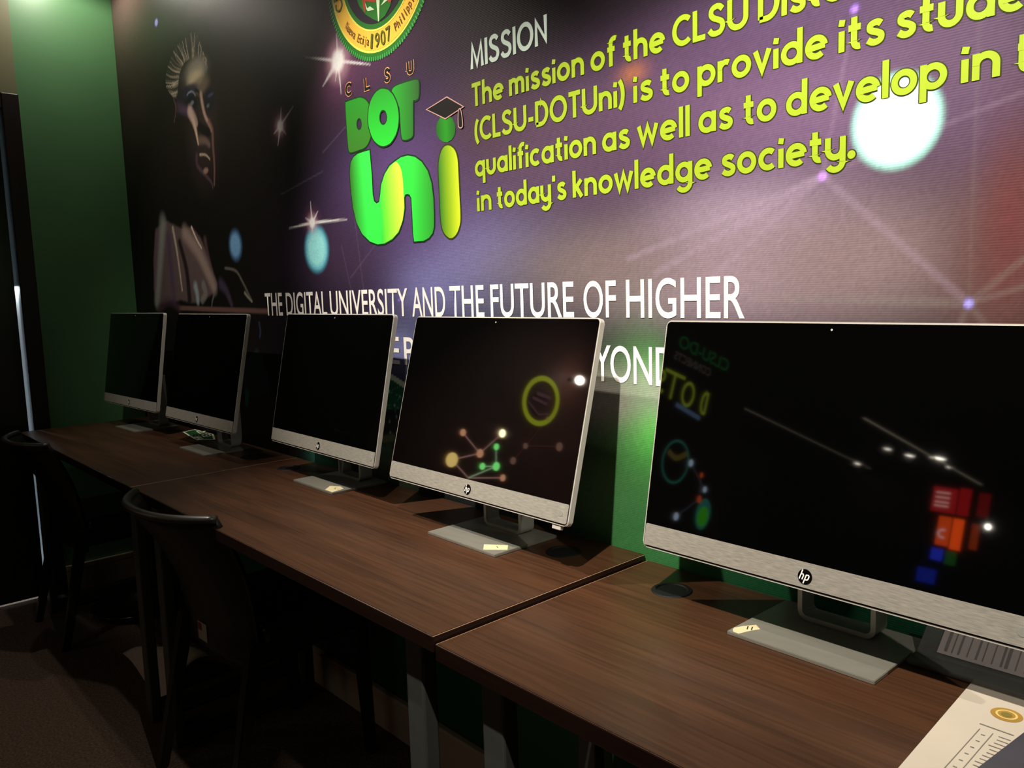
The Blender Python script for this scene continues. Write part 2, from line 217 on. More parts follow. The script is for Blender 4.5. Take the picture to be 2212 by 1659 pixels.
D={'z':{'L1':1.4515,'L2':1.5288,'L3':1.6065,'L4':1.6833,'L5':1.7644,'L6b':1.2097,'L6t':1.2836,'L7b':1.0831,'L7t':1.1558},'capT':[(2.425,1.734),(2.442,1.685)],'words':{'L5':[('MISSION',2.4235,2.6659)],'L4':[('The',2.4243,2.5294),('mission',2.5489,2.7643),('of',2.7827,2.8449),('the',2.8622,2.9566),('CLSU',2.9746,3.1224),('Dista',3.1415,3.2834)],'L3':[('(CLSU-DOTUni)',2.4294,2.8649),('is',2.8862,2.9292),('to',2.9467,3.0081),('provide',3.0263,3.2558),('its',3.2751,3.3402),('stude',3.358,3.519)],'L2':[('qualification',2.4268,2.7917),('as',2.809,2.8748),('well',2.8948,3.0091),('as',3.0282,3.0935),('to',3.1146,3.1732),('develop',3.1915,3.4263),('in',3.4453,3.4909),('th',3.5106,3.5487)],'L1':[('in',2.4292,2.4787),("today's",2.4975,2.7091),('knowledge',2.7288,3.053),('society.',3.073,3.3012)]},'slogan':[('THE',1.3173,1.4402),('DIGITAL',1.4657,1.7237),('UNIVERSITY',1.7425,2.1379),('AND',2.1564,2.2958),('THE',2.314,2.4419),('FUTURE',2.4647,2.7249),('OF',2.7518,2.8368),('HIGHER',2.8622,3.1186)],'slogan2':[('E',2.0488,2.09),('P',2.1113,2.157),('Y',2.7775,2.8214),('O',2.8202,2.8716),('N',2.8784,2.9228),('D',2.9314,2.9787)],'seal':{'outer':[2.0709,2.116,0.2484],'yo':[2.0705,2.1093,0.2303],'yi':[2.0649,2.1102,0.1726],'dk':[2.0657,2.0977,0.1536]},'shield':[(1.954,2.067),(1.961,2.041),(1.977,2.012),(2.007,1.983),(2.04,1.963),(2.069,1.949),(2.101,1.956),(2.126,1.973),(2.14,1.992),(2.148,2.012)],'sealbits':{'line':[(2.063,2.025),(2.081,2.02),(2.072,1.957),(2.068,1.958)],'red':[[(1.997,2.043),(2.063,2.025),(2.059,2.007),(2.015,2.021),(2.01,1.993),(2.001,2.012)],[(2.112,2.007),(2.137,2.0),(2.127,1.989),(2.115,1.993)]],'bird':[[(2.011,2.02),(2.021,2.002),(2.034,2.004),(2.053,1.991),(2.024,1.994),(2.016,2.002)],[(2.083,1.992),(2.098,2.001),(2.111,2.004),(2.113,1.997)]]},'logoD':[[(1.886,1.788),(1.893,1.793),(1.924,1.793),(1.956,1.792),(1.977,1.786),(1.994,1.775),(2.006,1.759),(2.012,1.738),(2.011,1.714),(2.005,1.689),(1.991,1.67),(1.971,1.66),(1.943,1.658),(1.904,1.657),(1.893,1.661),(1.889,1.67),(1.886,1.726)],[(1.963,1.723),(1.962,1.72),(1.962,1.718),(1.961,1.716),(1.959,1.714),(1.958,1.712),(1.956,1.711),(1.954,1.71),(1.952,1.71),(1.95,1.709),(1.948,1.709),(1.946,1.71),(1.944,1.711),(1.942,1.712),(1.941,1.714),(1.939,1.715),(1.938,1.718),(1.937,1.72),(1.937,1.722),(1.937,1.725),(1.937,1.727),(1.937,1.729),(1.938,1.732),(1.939,1.734),(1.94,1.736),(1.942,1.737),(1.943,1.739),(1.945,1.739),(1.947,1.74),(1.949,1.74),(1.951,1.74),(1.953,1.74),(1.955,1.739),(1.957,1.737),(1.959,1.736),(1.96,1.734),(1.961,1.732),(1.962,1.73),(1.962,1.727),(1.963,1.725)]],'logoO':[[(2.136,1.71),(2.134,1.699),(2.131,1.689),(2.126,1.679),(2.12,1.671),(2.112,1.664),(2.103,1.658),(2.094,1.653),(2.083,1.651),(2.072,1.65),(2.061,1.65),(2.05,1.653),(2.04,1.657),(2.03,1.663),(2.02,1.67),(2.012,1.679),(2.006,1.689),(2.001,1.7),(1.997,1.711),(1.995,1.723),(1.996,1.734),(1.998,1.745),(2.001,1.756),(2.007,1.766),(2.013,1.774),(2.022,1.781),(2.031,1.787),(2.041,1.791),(2.052,1.793),(2.063,1.794),(2.074,1.792),(2.084,1.789),(2.095,1.785),(2.104,1.778),(2.113,1.771),(2.12,1.762),(2.126,1.753),(2.131,1.743),(2.134,1.732),(2.136,1.721)],[(2.085,1.719),(2.084,1.716),(2.083,1.713),(2.082,1.711),(2.08,1.708),(2.078,1.707),(2.076,1.705),(2.073,1.704),(2.071,1.703),(2.068,1.703),(2.065,1.703),(2.062,1.704),(2.06,1.705),(2.057,1.707),(2.055,1.708),(2.053,1.711),(2.051,1.713),(2.05,1.716),(2.049,1.719),(2.049,1.722),(2.049,1.725),(2.049,1.728),(2.05,1.73),(2.052,1.733),(2.053,1.735),(2.055,1.737),(2.058,1.739),(2.06,1.74),(2.063,1.74),(2.066,1.741),(2.068,1.74),(2.071,1.74),(2.074,1.738),(2.076,1.737),(2.079,1.735),(2.08,1.733),(2.082,1.73),(2.083,1.727),(2.084,1.725),(2.085,1.722)]],'logoT':[[(2.11,1.778),(2.124,1.787),(2.157,1.788),(2.192,1.787),(2.215,1.785),(2.225,1.779),(2.225,1.758),(2.221,1.741),(2.209,1.738),(2.2,1.738),(2.197,1.713),(2.194,1.668),(2.19,1.655),(2.173,1.651),(2.157,1.652),(2.145,1.659),(2.142,1.692),(2.14,1.734),(2.128,1.74),(2.113,1.759)]],'logoU':[[(1.994,1.65),(1.999,1.584),(1.999,1.534),(2.004,1.516),(2.016,1.509),(2.028,1.512),(2.035,1.53),(2.041,1.554),(2.06,1.58),(2.085,1.598),(2.112,1.606),(2.138,1.612),(2.166,1.612),(2.196,1.605),(2.224,1.589),(2.247,1.564),(2.26,1.534),(2.265,1.498),(2.265,1.459),(2.263,1.429),(2.256,1.414),(2.241,1.404),(2.219,1.398),(2.178,1.399),(2.175,1.42),(2.175,1.467),(2.174,1.507),(2.167,1.516),(2.158,1.519),(2.148,1.518),(2.143,1.51),(2.143,1.486),(2.133,1.455),(2.112,1.427),(2.082,1.411),(2.045,1.402),(2.011,1.402),(1.974,1.412),(1.937,1.435),(1.911,1.468),(1.897,1.51),(1.89,1.562),(1.89,1.606),(1.897,1.631),(1.912,1.643),(1.935,1.649),(1.964,1.65)]],'logoY':[[(2.112,1.604),(2.127,1.595),(2.137,1.578),(2.141,1.554),(2.142,1.518),(2.141,1.487),(2.132,1.456),(2.111,1.429),(2.082,1.413),(2.048,1.404),(2.033,1.408),(2.038,1.463),(2.033,1.508),(2.042,1.549),(2.061,1.578),(2.086,1.595)]],'logoI':[[(2.318,1.612),(2.303,1.602),(2.292,1.578),(2.29,1.548),(2.291,1.503),(2.291,1.457),(2.294,1.429),(2.303,1.411),(2.32,1.399),(2.335,1.398),(2.352,1.408),(2.364,1.428),(2.367,1.451),(2.366,1.495),(2.365,1.554),(2.363,1.58),(2.354,1.599),(2.336,1.611)]],'logoDot':[[(2.361,1.645),(2.36,1.641),(2.359,1.636),(2.356,1.632),(2.353,1.629),(2.349,1.626),(2.345,1.623),(2.34,1.622),(2.334,1.621),(2.329,1.62),(2.323,1.621),(2.317,1.622),(2.311,1.624),(2.306,1.627),(2.301,1.63),(2.297,1.634),(2.293,1.638),(2.29,1.643),(2.288,1.648),(2.287,1.653),(2.287,1.658),(2.288,1.662),(2.29,1.667),(2.292,1.671),(2.296,1.674),(2.3,1.677),(2.304,1.68),(2.31,1.682),(2.315,1.682),(2.321,1.683),(2.327,1.682),(2.332,1.681),(2.338,1.678),(2.343,1.676),(2.348,1.672),(2.352,1.669),(2.355,1.664),(2.358,1.66),(2.36,1.655),(2.361,1.65)]],'cap':[[(2.253,1.708),(2.334,1.722),(2.394,1.689),(2.325,1.674)]],'tassel':[[(2.377,1.686),(2.385,1.682),(2.389,1.647),(2.374,1.648),(2.374,1.674)]],'clsu':[('C',(1.885,1.827),(1.925,1.819),(1.907,1.843),(1.903,1.804)),('L',(1.98,1.824),(2.015,1.817),(1.999,1.839),(1.996,1.801)),('S',(2.077,1.825),(2.109,1.818),(2.095,1.841),(2.092,1.802)),('U',(2.176,1.823),(2.211,1.815),(2.195,1.838),(2.192,1.8))],'G':[(2.364,1.346,0.263,0.1295,(118,118,165),2),(2.215,1.307,0.146,0.0805,(125,130,185),2),(2.151,1.519,0.3475,0.217,(92,68,120),2),(1.819,1.372,0.2815,0.1565,(60,44,66),2),(1.9,1.914,0.283,0.1295,(90,50,86),2),(3.108,1.379,0.1685,0.084,(172,158,176),2),(3.072,1.288,0.2435,0.0875,(165,148,165),2),(2.798,1.307,0.3205,0.0995,(112,98,96),2),(3.305,1.301,0.2155,0.104,(128,110,110),2),(3.493,1.292,0.0725,0.135,(92,64,60),2),(2.915,1.57,0.4175,0.123,(104,80,110),2),(3.228,1.538,0.271,0.118,(112,88,118),2),(3.188,1.685,0.2555,0.076,(84,64,94),2),(2.742,1.546,0.2785,0.1075,(78,58,78),2),(3.457,1.544,0.091,0.12,(92,72,96),2),(3.513,1.345,0.0375,0.114,(98,52,52),2),(0.163,2.457,0.345,0.2095,(112,92,84),2),(0.813,2.322,0.656,0.138,(52,84,42),2),(0.259,2.136,0.448,0.3565,(48,36,32),2),(0.98,2.293,0.1575,0.037,(96,88,66),2),(1.379,2.032,0.662,0.273,(34,26,22),2),(2.473,1.656,0.141,0.1185,(74,54,64),2),(2.884,1.659,0.032,0.0195,(150,96,70),2),(2.902,0.994,0.0785,0.1355,(92,190,84),2),(2.922,1.032,0.033,0.0715,(96,235,80),2),(2.848,0.829,0.1435,0.143,(72,128,66),2),(2.905,0.765,0.195,0.0845,(60,120,62),2),(2.792,1.048,0.1115,0.057,(150,140,130),2),(2.963,1.07,0.126,0.052,(160,160,150),2),(3.198,0.814,0.256,0.1205,(40,120,72),2),(3.48,0.845,0.1805,0.148,(40,110,80),2),(1.645,0.775,0.087,0.0445,(60,150,120),2),(2.077,1.116,0.13,0.0745,(120,125,170),2),(2.03,0.821,0.137,0.0785,(90,110,86),2),(2.511,0.983,0.2555,0.2795,(50,64,66),2),(1.676,1.045,0.3125,0.242,(22,22,34),2),(1.213,0.922,0.2215,0.1975,(36,28,28),2)],'S':[([(0.974,2.066),(0.965,2.069),(0.978,2.064)],0.006,0.0027,(61,56,49),0.9,0.6),([(0.973,2.073),(0.964,2.079),(0.977,2.076)],0.006,0.0027,(96,89,78),0.9,0.6),([(0.972,2.08),(0.986,2.083),(0.977,2.087)],0.006,0.0027,(96,89,78),0.9,0.6),([(0.971,2.087),(0.975,2.093),(0.976,2.097)],0.006,0.0027,(176,162,142),0.9,0.6),([(0.97,2.094),(0.978,2.104),(0.968,2.115)],0.006,0.0027,(176,162,142),0.9,0.6),([(0.966,2.1),(0.978,2.108),(0.967,2.118)],0.006,0.0027,(176,162,142),0.9,0.6),([(0.958,2.105),(0.948,2.123),(0.955,2.135)],0.006,0.0027,(176,162,142),0.9,0.6),([(0.949,2.11),(0.961,2.123),(0.953,2.139)],0.006,0.0027,(176,162,142),0.9,0.6),([(0.941,2.114),(0.948,2.132),(0.948,2.148)],0.006,0.0027,(61,56,49),0.9,0.6),([(0.933,2.119),(0.927,2.146),(0.938,2.167)],0.006,0.0027,(61,56,49),0.9,0.6),([(0.923,2.123),(0.94,2.148),(0.933,2.175)],0.006,0.0027,(176,162,142),0.9,0.6),([(0.912,2.126),(0.916,2.157),(0.931,2.181)],0.006,0.0027,(176,162,142),0.9,0.6),([(0.901,2.13),(0.912,2.168),(0.921,2.203)],0.006,0.0027,(61,56,49),0.9,0.6),([(0.89,2.133),(0.899,2.173),(0.919,2.207)],0.0065,0.0029,(61,56,49),0.9,0.6),([(0.879,2.136),(0.888,2.176),(0.907,2.21)],0.006,0.0027,(96,89,78),0.9,0.6),([(0.868,2.139),(0.879,2.179),(0.891,2.216)],0.0065,0.0029,(176,162,142),0.9,0.6),([(0.857,2.141),(0.864,2.184),(0.861,2.225)],0.0071,0.0031,(176,162,142),0.9,0.6),([(0.845,2.144),(0.854,2.185),(0.852,2.225)],0.006,0.0027,(96,89,78),0.9,0.6),([(0.834,2.146),(0.821,2.188),(0.824,2.222)],0.0065,0.0029,(61,56,49),0.9,0.6),([(0.823,2.146),(0.811,2.186),(0.807,2.22)],0.0065,0.0029,(176,162,142),0.9,0.6),([(0.812,2.146),(0.786,2.186),(0.776,2.218)],0.0065,0.0029,(176,162,142),0.9,0.6),([(0.802,2.146),(0.772,2.18),(0.77,2.218)],0.006,0.0027,(132,121,106),0.9,0.6),([(0.791,2.146),(0.769,2.175),(0.744,2.216)],0.0065,0.0029,(132,121,106),0.9,0.6),([(0.781,2.145),(0.766,2.172),(0.727,2.215)],0.0065,0.0029,(176,162,142),0.9,0.6),([(0.773,2.142),(0.725,2.173),(0.705,2.209)],0.0065,0.0029,(96,89,78),0.9,0.6),([(0.765,2.139),(0.736,2.163),(0.681,2.203)],0.0065,0.0029,(176,162,142),0.9,0.6),([(0.757,2.137),(0.713,2.166),(0.684,2.204)],0.0071,0.0031,(132,121,106),0.9,0.6),([(0.749,2.134),(0.7,2.156),(0.657,2.188)],0.0076,0.0034,(96,89,78),0.9,0.6),([(0.744,2.13),(0.688,2.154),(0.653,2.185)],0.0071,0.0031,(61,56,49),0.9,0.6),([(0.738,2.126),(0.681,2.147),(0.64,2.177)],0.0065,0.0029,(132,121,106),0.9,0.6),([(0.732,2.122),(0.664,2.143),(0.629,2.17)],0.0065,0.0029,(96,89,78),0.9,0.6),([(0.726,2.118),(0.667,2.136),(0.616,2.164)],0.0065,0.0029,(176,162,142),0.9,0.6),([(0.721,2.113),(0.662,2.125),(0.599,2.151)],0.0065,0.0029,(61,56,49),0.9,0.6),([(0.717,2.107),(0.652,2.118),(0.591,2.138)],0.0065,0.0029,(132,121,106),0.9,0.6),([(0.714,2.102),(0.639,2.118),(0.593,2.141)],0.0071,0.0031,(132,121,106),0.9,0.6),([(0.71,2.096),(0.659,2.099),(0.579,2.12)],0.0071,0.0031,(96,89,78),0.9,0.6),([(0.706,2.091),(0.645,2.095),(0.578,2.111)],0.0065,0.0029,(176,162,142),0.9,0.6),([(0.704,2.084),(0.63,2.088),(0.581,2.098)],0.0071,0.0031,(176,162,142),0.9,0.6),([(0.701,2.077),(0.639,2.08),(0.583,2.092)],0.0065,0.0029,(132,121,106),0.9,0.6),([(0.698,2.07),(0.634,2.075),(0.586,2.088)],0.0071,0.0031,(61,56,49),0.9,0.6),([(0.696,2.064),(0.635,2.068),(0.594,2.081)],0.0065,0.0029,(61,56,49),0.9,0.6),([(0.692,2.058),(0.658,2.059),(0.599,2.077)],0.0065,0.0029,(132,121,106),0.9,0.6),([(0.689,2.053),(0.634,2.058),(0.61,2.068)],0.0071,0.0031,(176,162,142),0.9,0.6),([(0.685,2.048),(0.651,2.05),(0.617,2.064)],0.0071,0.0031,(132,121,106),0.9,0.6),([(0.682,2.044),(0.647,2.046),(0.629,2.057)],0.0071,0.0031,(176,162,142),0.9,0.6),([(0.678,2.039),(0.668,2.038),(0.634,2.054)],0.0065,0.0029,(96,89,78),0.9,0.6),('e',0.895,1.892,0.1105,0.1605,(40,31,30),0.75,1.8),('e',0.859,2.087,0.1275,0.0565,(66,60,54),0.95,0.8),('e',0.876,2.091,0.0845,0.042,(124,118,104),0.85,1),('e',0.863,2.066,0.063,0.0285,(156,144,114),0.8,1.2),('e',0.907,2.034,0.0795,0.03,(86,74,62),0.7,0.9),('e',0.801,2.035,0.084,0.023,(26,26,44),0.9,0.7),('e',0.813,1.989,0.073,0.031,(14,13,20),0.9,0.8),('e',0.976,1.971,0.0435,0.0405,(18,18,28),0.85,0.8),([(0.782,2.025),(0.805,2.031),(0.837,2.026),(0.86,2.008)],0.0093,0.0053,(98,98,112),0.9,0.5),([(0.864,2.027),(0.892,2.014),(0.898,1.989)],0.0146,0.0093,(14,12,12),0.9,0.5),('e',0.824,1.989,0.016,0.0075,(84,84,98),0.9,0.8),('e',0.964,1.953,0.0125,0.0065,(66,74,68),0.8,0.9),('e',0.993,1.985,0.024,0.0055,(50,50,66),0.8,1.2),([(0.682,2.003),(0.745,1.979),(0.807,1.958)],0.0362,0.0318,(72,52,76),0.7,1.7),([(0.795,1.964),(0.818,1.932),(0.837,1.893),(0.853,1.837)],0.0398,0.0093,(150,128,112),0.95,1.5),([(0.807,1.956),(0.834,1.934),(0.853,1.91)],0.0434,0.0217,(140,120,112),0.6,1),([(0.909,2.003),(0.915,1.97),(0.932,1.925),(0.961,1.892),(0.978,1.866)],0.0225,0.0133,(128,106,94),0.9,1.4),([(0.872,1.99),(0.871,1.947),(0.87,1.908)],0.0145,0.0101,(30,22,22),0.9,0.9),([(0.962,1.896),(0.986,1.865),(0.983,1.811),(0.983,1.742),(0.97,1.677)],0.0225,0.0093,(84,60,54),0.8,1.7),([(0.88,1.894),(0.927,1.871),(0.956,1.862)],0.0398,0.0332,(14,10,10),0.9,0.8),([(0.871,1.848),(0.921,1.838),(0.95,1.82)],0.0292,0.0199,(80,64,58),0.8,1.6),([(0.861,1.798),(0.912,1.79),(0.947,1.77)],0.0094,0.0065,(126,114,96),0.9,1.3),([(0.831,1.798),(0.828,1.766),(0.87,1.736),(0.944,1.691),(0.955,1.667)],0.0217,0.0072,(58,42,50),0.8,1.6),('e',0.903,1.735,0.022,0.01,(112,88,76),0.8,0.9),([(0.648,2.036),(0.663,1.996),(0.634,1.951)],0.0087,0.0043,(96,66,54),0.7,0.5),([(0.682,2.046),(0.676,1.998),(0.674,1.965)],0.0125,0.0063,(40,28,28),0.6,0.5),('e',0.724,2.038,0.065,0.047,(36,28,34),0.5,1),([(0.427,1.585),(0.372,1.46),(0.285,1.266)],0.0651,0.0543,(112,118,112),0.6,1.7),([(0.355,1.544),(0.32,1.463),(0.271,1.323)],0.0391,0.0282,(84,62,74),0.6,1.7),([(0.534,1.555),(0.562,1.45),(0.583,1.309)],0.0203,0.0122,(140,128,114),0.8,1.3),([(0.482,1.524),(0.481,1.395),(0.49,1.269)],0.0405,0.0365,(52,42,66),0.65,1.7),([(0.594,1.496),(0.645,1.388),(0.654,1.273)],0.032,0.0414,(14,10,10),0.9,1.2),([(0.657,1.528),(0.776,1.449),(0.862,1.36),(0.903,1.31)],0.0564,0.0433,(122,106,98),0.65,1.7),([(0.729,1.546),(0.767,1.5),(0.811,1.462)],0.0113,0.0075,(170,150,140),0.8,0.5),([(0.849,1.49),(0.865,1.439),(0.891,1.379)],0.026,0.0156,(70,52,52),0.6,1.7),([(0.724,1.319),(0.735,1.293),(0.737,1.262)],0.0347,0.026,(118,140,142),0.65,1.7),([(0.804,1.322),(0.818,1.291),(0.781,1.266)],0.0376,0.0282,(96,96,92),0.6,1),([(1.012,1.379),(1.101,1.366),(1.15,1.327),(1.214,1.259)],0.0087,0.0101,(92,86,80),0.6,1.4),([(1.163,1.288),(1.189,1.271),(1.216,1.257)],0.0111,0.0064,(120,116,106),0.7,1.2),([(0.966,1.323),(1.009,1.298),(1.047,1.249)],0.0398,0.0207,(56,46,64),0.65,1.7),([(0.9,1.29),(0.875,1.26),(0.866,1.24)],0.0139,0.0069,(74,74,76),0.7,0.5),([(0.539,1.238),(0.864,1.232),(1.331,1.224)],0.0175,0.0159,(88,64,58),0.8,0.9),([(0.308,1.237),(0.425,1.265),(0.539,1.237)],0.0405,0.0304,(52,34,44),0.65,1.7),([(1.26,1.184),(1.266,1.157),(1.258,1.138)],0.0116,0.0116,(46,56,82),0.6,1),([(1.125,0.93),(1.114,0.896)],0.0318,0.0239,(24,78,72),0.8,1),([(2.034,1.051),(2.102,1.029),(2.163,1.009)],0.015,0.015,(170,186,170),1,0.15),([(2.03,1.006),(2.085,1.024)],0.0016,0.0016,(96,140,118),0.7,0.5),([(2.03,1.006),(2.079,0.998)],0.0016,0.0016,(96,140,118),0.7,0.5),([(2.052,0.971),(2.083,0.998)],0.0014,0.0014,(96,140,118),0.7,0.5),([(1.997,0.965),(2.052,0.971)],0.0019,0.0019,(96,140,118),0.7,0.5),([(1.997,0.957),(2.089,0.966)],0.0014,0.0014,(96,140,118),0.7,0.5),([(2.052,0.971),(2.06,0.939)],0.0016,0.0016,(96,140,118),0.7,0.5),([(2.035,0.962),(2.06,0.939)],0.0016,0.0016,(96,140,118),0.7,0.5),([(2.033,1.006),(2.015,1.024)],0.0016,0.0016,(96,140,118),0.7,0.5),([(2.03,1.006),(2.031,1.004)],0.0072,0.0072,(140,165,165),0.8,0.7),([(2.081,0.997),(2.082,0.995)],0.0062,0.0062,(140,165,165),0.8,0.7),([(2.053,0.971),(2.054,0.969)],0.0072,0.0072,(140,165,165),0.8,0.7),([(2.06,0.941),(2.061,0.939)],0.0072,0.0072,(140,165,165),0.8,0.7),([(2.026,0.924),(2.026,0.923)],0.0082,0.0082,(140,165,165),0.8,0.7),([(1.998,0.918),(1.999,0.916)],0.0072,0.0072,(140,165,165),0.8,0.7),([(2.027,0.893),(2.028,0.892)],0.0072,0.0072,(140,165,165),0.8,0.7),([(1.98,0.868),(2.041,0.88)],0.0196,0.0196,(96,116,84),0.7,1),([(1.968,0.825),(2.012,0.843)],0.0393,0.0393,(60,96,80),0.6,1)],'hair':[(0.978,2.064),(0.976,2.104),(0.955,2.135),(0.934,2.174),(0.919,2.206),(0.861,2.226),(0.795,2.219),(0.727,2.215),(0.679,2.202),(0.637,2.175),(0.604,2.157),(0.577,2.117),(0.583,2.091),(0.608,2.069),(0.64,2.05),(0.678,2.039),(0.694,2.06),(0.706,2.091),(0.723,2.116),(0.749,2.134),(0.785,2.146),(0.834,2.146),(0.885,2.135),(0.933,2.119),(0.97,2.098),(0.974,2.066)],'drape':[(0.336,1.567),(0.467,1.592),(0.523,1.575),(0.632,1.545),(0.729,1.548),(0.812,1.497),(0.873,1.419),(0.936,1.323),(0.9,1.295),(0.766,1.261),(0.671,1.257),(0.575,1.269),(0.425,1.265),(0.261,1.246),(0.281,1.437)],'teal':[(1.232,1.101),(1.296,1.017),(1.31,0.94),(1.096,0.923),(1.112,1.025)],'net':[(2.03,1.048),(2.109,1.021),(2.076,0.957),(2.005,0.951)],'net2':[(1.996,0.948),(2.12,0.959),(2.028,0.823),(1.958,0.814)],'ST':[((1.856,1.909),0.0205,[((1.678,1.959),0.0035),((2.015,1.865),0.0035),((1.858,1.982),0.003),((1.866,1.821),0.003),((1.769,1.859),0.0095),((1.887,1.934),0.0095),((1.838,1.858),0.0025)],(255,240,235)),((1.499,1.795),0.012,[((1.512,1.846),0.0055),((1.476,1.74),0.0055),((1.589,1.837),0.0025),((1.453,1.778),0.0025),((1.532,1.765),0.0025)],(235,205,170)),((1.663,1.487),0.0105,[((1.516,1.482),0.0025),((1.86,1.481),0.0035),((1.659,1.548),0.0025),((1.7,1.517),0.002),((1.625,1.504),0.002),((1.66,1.458),0.0055),((1.687,1.504),0.0045)],(250,235,220))],'BM':[((3.252,1.43),(2.868,1.322),0.0055,(170,150,175),0.21),((3.252,1.43),(2.933,1.293),0.006,(170,150,175),0.21),((3.252,1.43),(3.053,1.281),0.005,(170,150,175),0.18),((3.252,1.43),(3.464,1.233),0.006,(170,150,175),0.21),((3.252,1.43),(3.519,1.502),0.0035,(170,150,175),0.12),((3.252,1.43),(3.298,1.663),0.0035,(170,150,175),0.12),((3.464,1.233),(3.143,1.247),0.0065,(140,135,130),0.21),((3.464,1.233),(3.527,1.29),0.0045,(140,135,130),0.18),((3.464,1.233),(3.528,1.254),0.004,(140,135,130),0.18),((3.464,1.233),(3.44,1.165),0.0045,(140,135,130),0.18),((3.464,1.233),(3.514,1.168),0.0045,(140,135,130),0.18),((3.464,1.233),(3.465,1.63),0.003,(140,135,130),0.09),((1.823,1.411),(1.889,1.201),0.002,(120,100,130),0.21),((1.889,1.571),(1.931,1.265),0.002,(120,100,130),0.21),((1.864,1.318),(2.014,1.412),0.002,(120,100,130),0.21),((1.748,1.679),(1.931,1.75),0.002,(120,100,130),0.21),((1.477,1.59),(1.742,1.627),0.002,(120,100,130),0.21)],'BK':[(3.36,1.493,0.062,0.065,(235,255,248),0.28,(150,240,205)),(1.679,1.409,0.0695,0.0675,(140,212,222),0.35,(70,150,175)),(1.113,1.454,0.0495,0.0505,(92,132,168),0.6,(60,95,130)),(0.529,2.347,0.0195,0.015,(150,160,220),0.6,(80,90,170)),(3.297,1.663,0.0065,0.006,(140,105,190),1,(110,80,170)),(3.252,1.429,0.0075,0.007,(170,130,200),1,(150,110,190)),(3.464,1.233,0.006,0.007,(150,140,215),1,(110,100,190)),(2.099,1.253,0.0065,0.0035,(120,90,200),1,(110,80,170))],'R4':{'ringc':[0.0,-2.581,1.881],'ringl':[0.0,-2.431,1.816],'ringr':[0.0,-2.742,1.951],'ringt':[0.0,-2.496,2.045],'ringb':[0.0,-2.665,1.719],'lamp':[0.0,-2.763,2.119],'a':[0.0,-2.072,1.45],'b':[0.0,-2.367,1.563],'c':[0.0,-2.255,1.383],'d':[0.0,-2.069,1.27],'e':[0.0,-2.36,1.468],'f':[0.0,-2.416,1.356],'g':[0.0,-2.31,1.317],'h':[0.0,-2.239,1.214],'k':[0.0,-2.501,1.309],'l':[0.0,-2.588,1.563],'m':[0.0,-2.879,1.67],'n':[0.0,-2.532,1.438],'p':[0.0,-2.691,1.797]},'R5':{'Dt':[0.0,-4.388,2.059],'Db':[0.0,-4.395,1.866],'Dl':[0.0,-4.29,1.935],'Dr':[0.0,-4.44,1.976],'Ot':[0.0,-4.172,2.076],'Ob':[0.0,-4.186,1.869],'Tl':[-0.0,-3.905,2.037],'Tt':[-0.0,-3.975,2.095],'Tb':[0.0,-4.013,1.88],'St':[0.0,-3.832,2.071],'nt':[0.0,-4.362,2.181],'nl':[0.0,-3.903,2.205],'ring':[0.0,-4.206,1.432],'ringt':[-0.0,-4.191,1.605],'ringb':[-0.0,-4.235,1.24],'ringl':[0.0,-4.044,1.423],'ringr':[0.0,-4.386,1.46],'w1':[0.0,-4.404,1.464],'w2':[0.0,-4.667,1.297],'o1':[0.0,-4.58,1.4],'o2':[-0.0,-4.62,1.207],'oval':[0.0,-4.715,1.1],'ovt':[0.0,-4.699,1.214],'ovl':[0.0,-4.541,1.051],'w3':[0.0,-4.367,1.021],'cl':[0.0,-3.942,2.349],'cr':[0.0,-4.589,2.215]}}


# ------------------------------------------------------------------ materials
M_green = mat('green_wall_paint', (82, 128, 84), 0.42, noise=3, amt=0.06)
M_greenback = mat('dark_green_wall_paint', (26, 92, 50), 0.45, noise=3, amt=0.06)
M_beige = mat('pale_panel_paint', (106, 106, 76), 0.5, noise=4, amt=0.05)
M_carpet = mat('brown_carpet', (104, 86, 74), 0.95, spec=0.1, noise=140, amt=0.45, bump=0.6)
M_ceil = mat('dark_ceiling', (40, 38, 36), 0.8, noise=5, amt=0.1)
M_dark = mat('dark_wall', (24, 22, 20), 0.6, noise=5, amt=0.1)
M_frame = mat('dark_brown_door_frame', (26, 17, 13), 0.4, noise=6, nscale=(8, 8, 0.6), amt=0.3)
M_leaf = mat('dark_green_door_laminate', (26, 34, 24), 0.3, noise=4, amt=0.2)
M_white = mat('white_gloss_skirting', (205, 186, 160), 0.35, noise=8, amt=0.05)
M_corr = mat('white_corridor', (220, 225, 230), 0.6, noise=3, amt=0.03)
M_wood = None
M_edge = mat('desk_edge_band', (30, 16, 11), 0.3, noise=20, nscale=(0.3, 4, 4), amt=0.2)
M_edgetop = mat('worn_edge_top', (150, 118, 92), 0.35, noise=20, amt=0.1)  # pale tan paints in the light caught along the band's top edge
M_steel = mat('grey_powder_coated_steel', (80, 82, 78), 0.42, metal=0.2, noise=30, amt=0.05)
M_silver = mat('silver_plastic_rim', (200, 196, 186), 0.35, metal=0.2, noise=40, amt=0.03)
M_brush = mat('brushed_silver_chin', (158, 154, 144), 0.45, metal=0.2, noise=60, nscale=(1, 1, 12), amt=0.24)
M_plate = mat('silver_base_plate', (138, 136, 126), 0.33, metal=0.35, noise=60, nscale=(0.3, 1, 1), amt=0.06)
M_bracket = mat('grey_stand_bracket', (166, 166, 158), 0.4, metal=0.35, noise=40, amt=0.05)
M_glass = mat('black_screen_glass', (4, 4, 4), 0.03, spec=0.8, ior=1.6, noise=2, amt=0.05)
M_back = mat('black_back_shell', (14, 14, 15), 0.45, noise=20, amt=0.1)
M_black = mat('black_plastic', (10, 10, 10), 0.4, noise=20, amt=0.1)
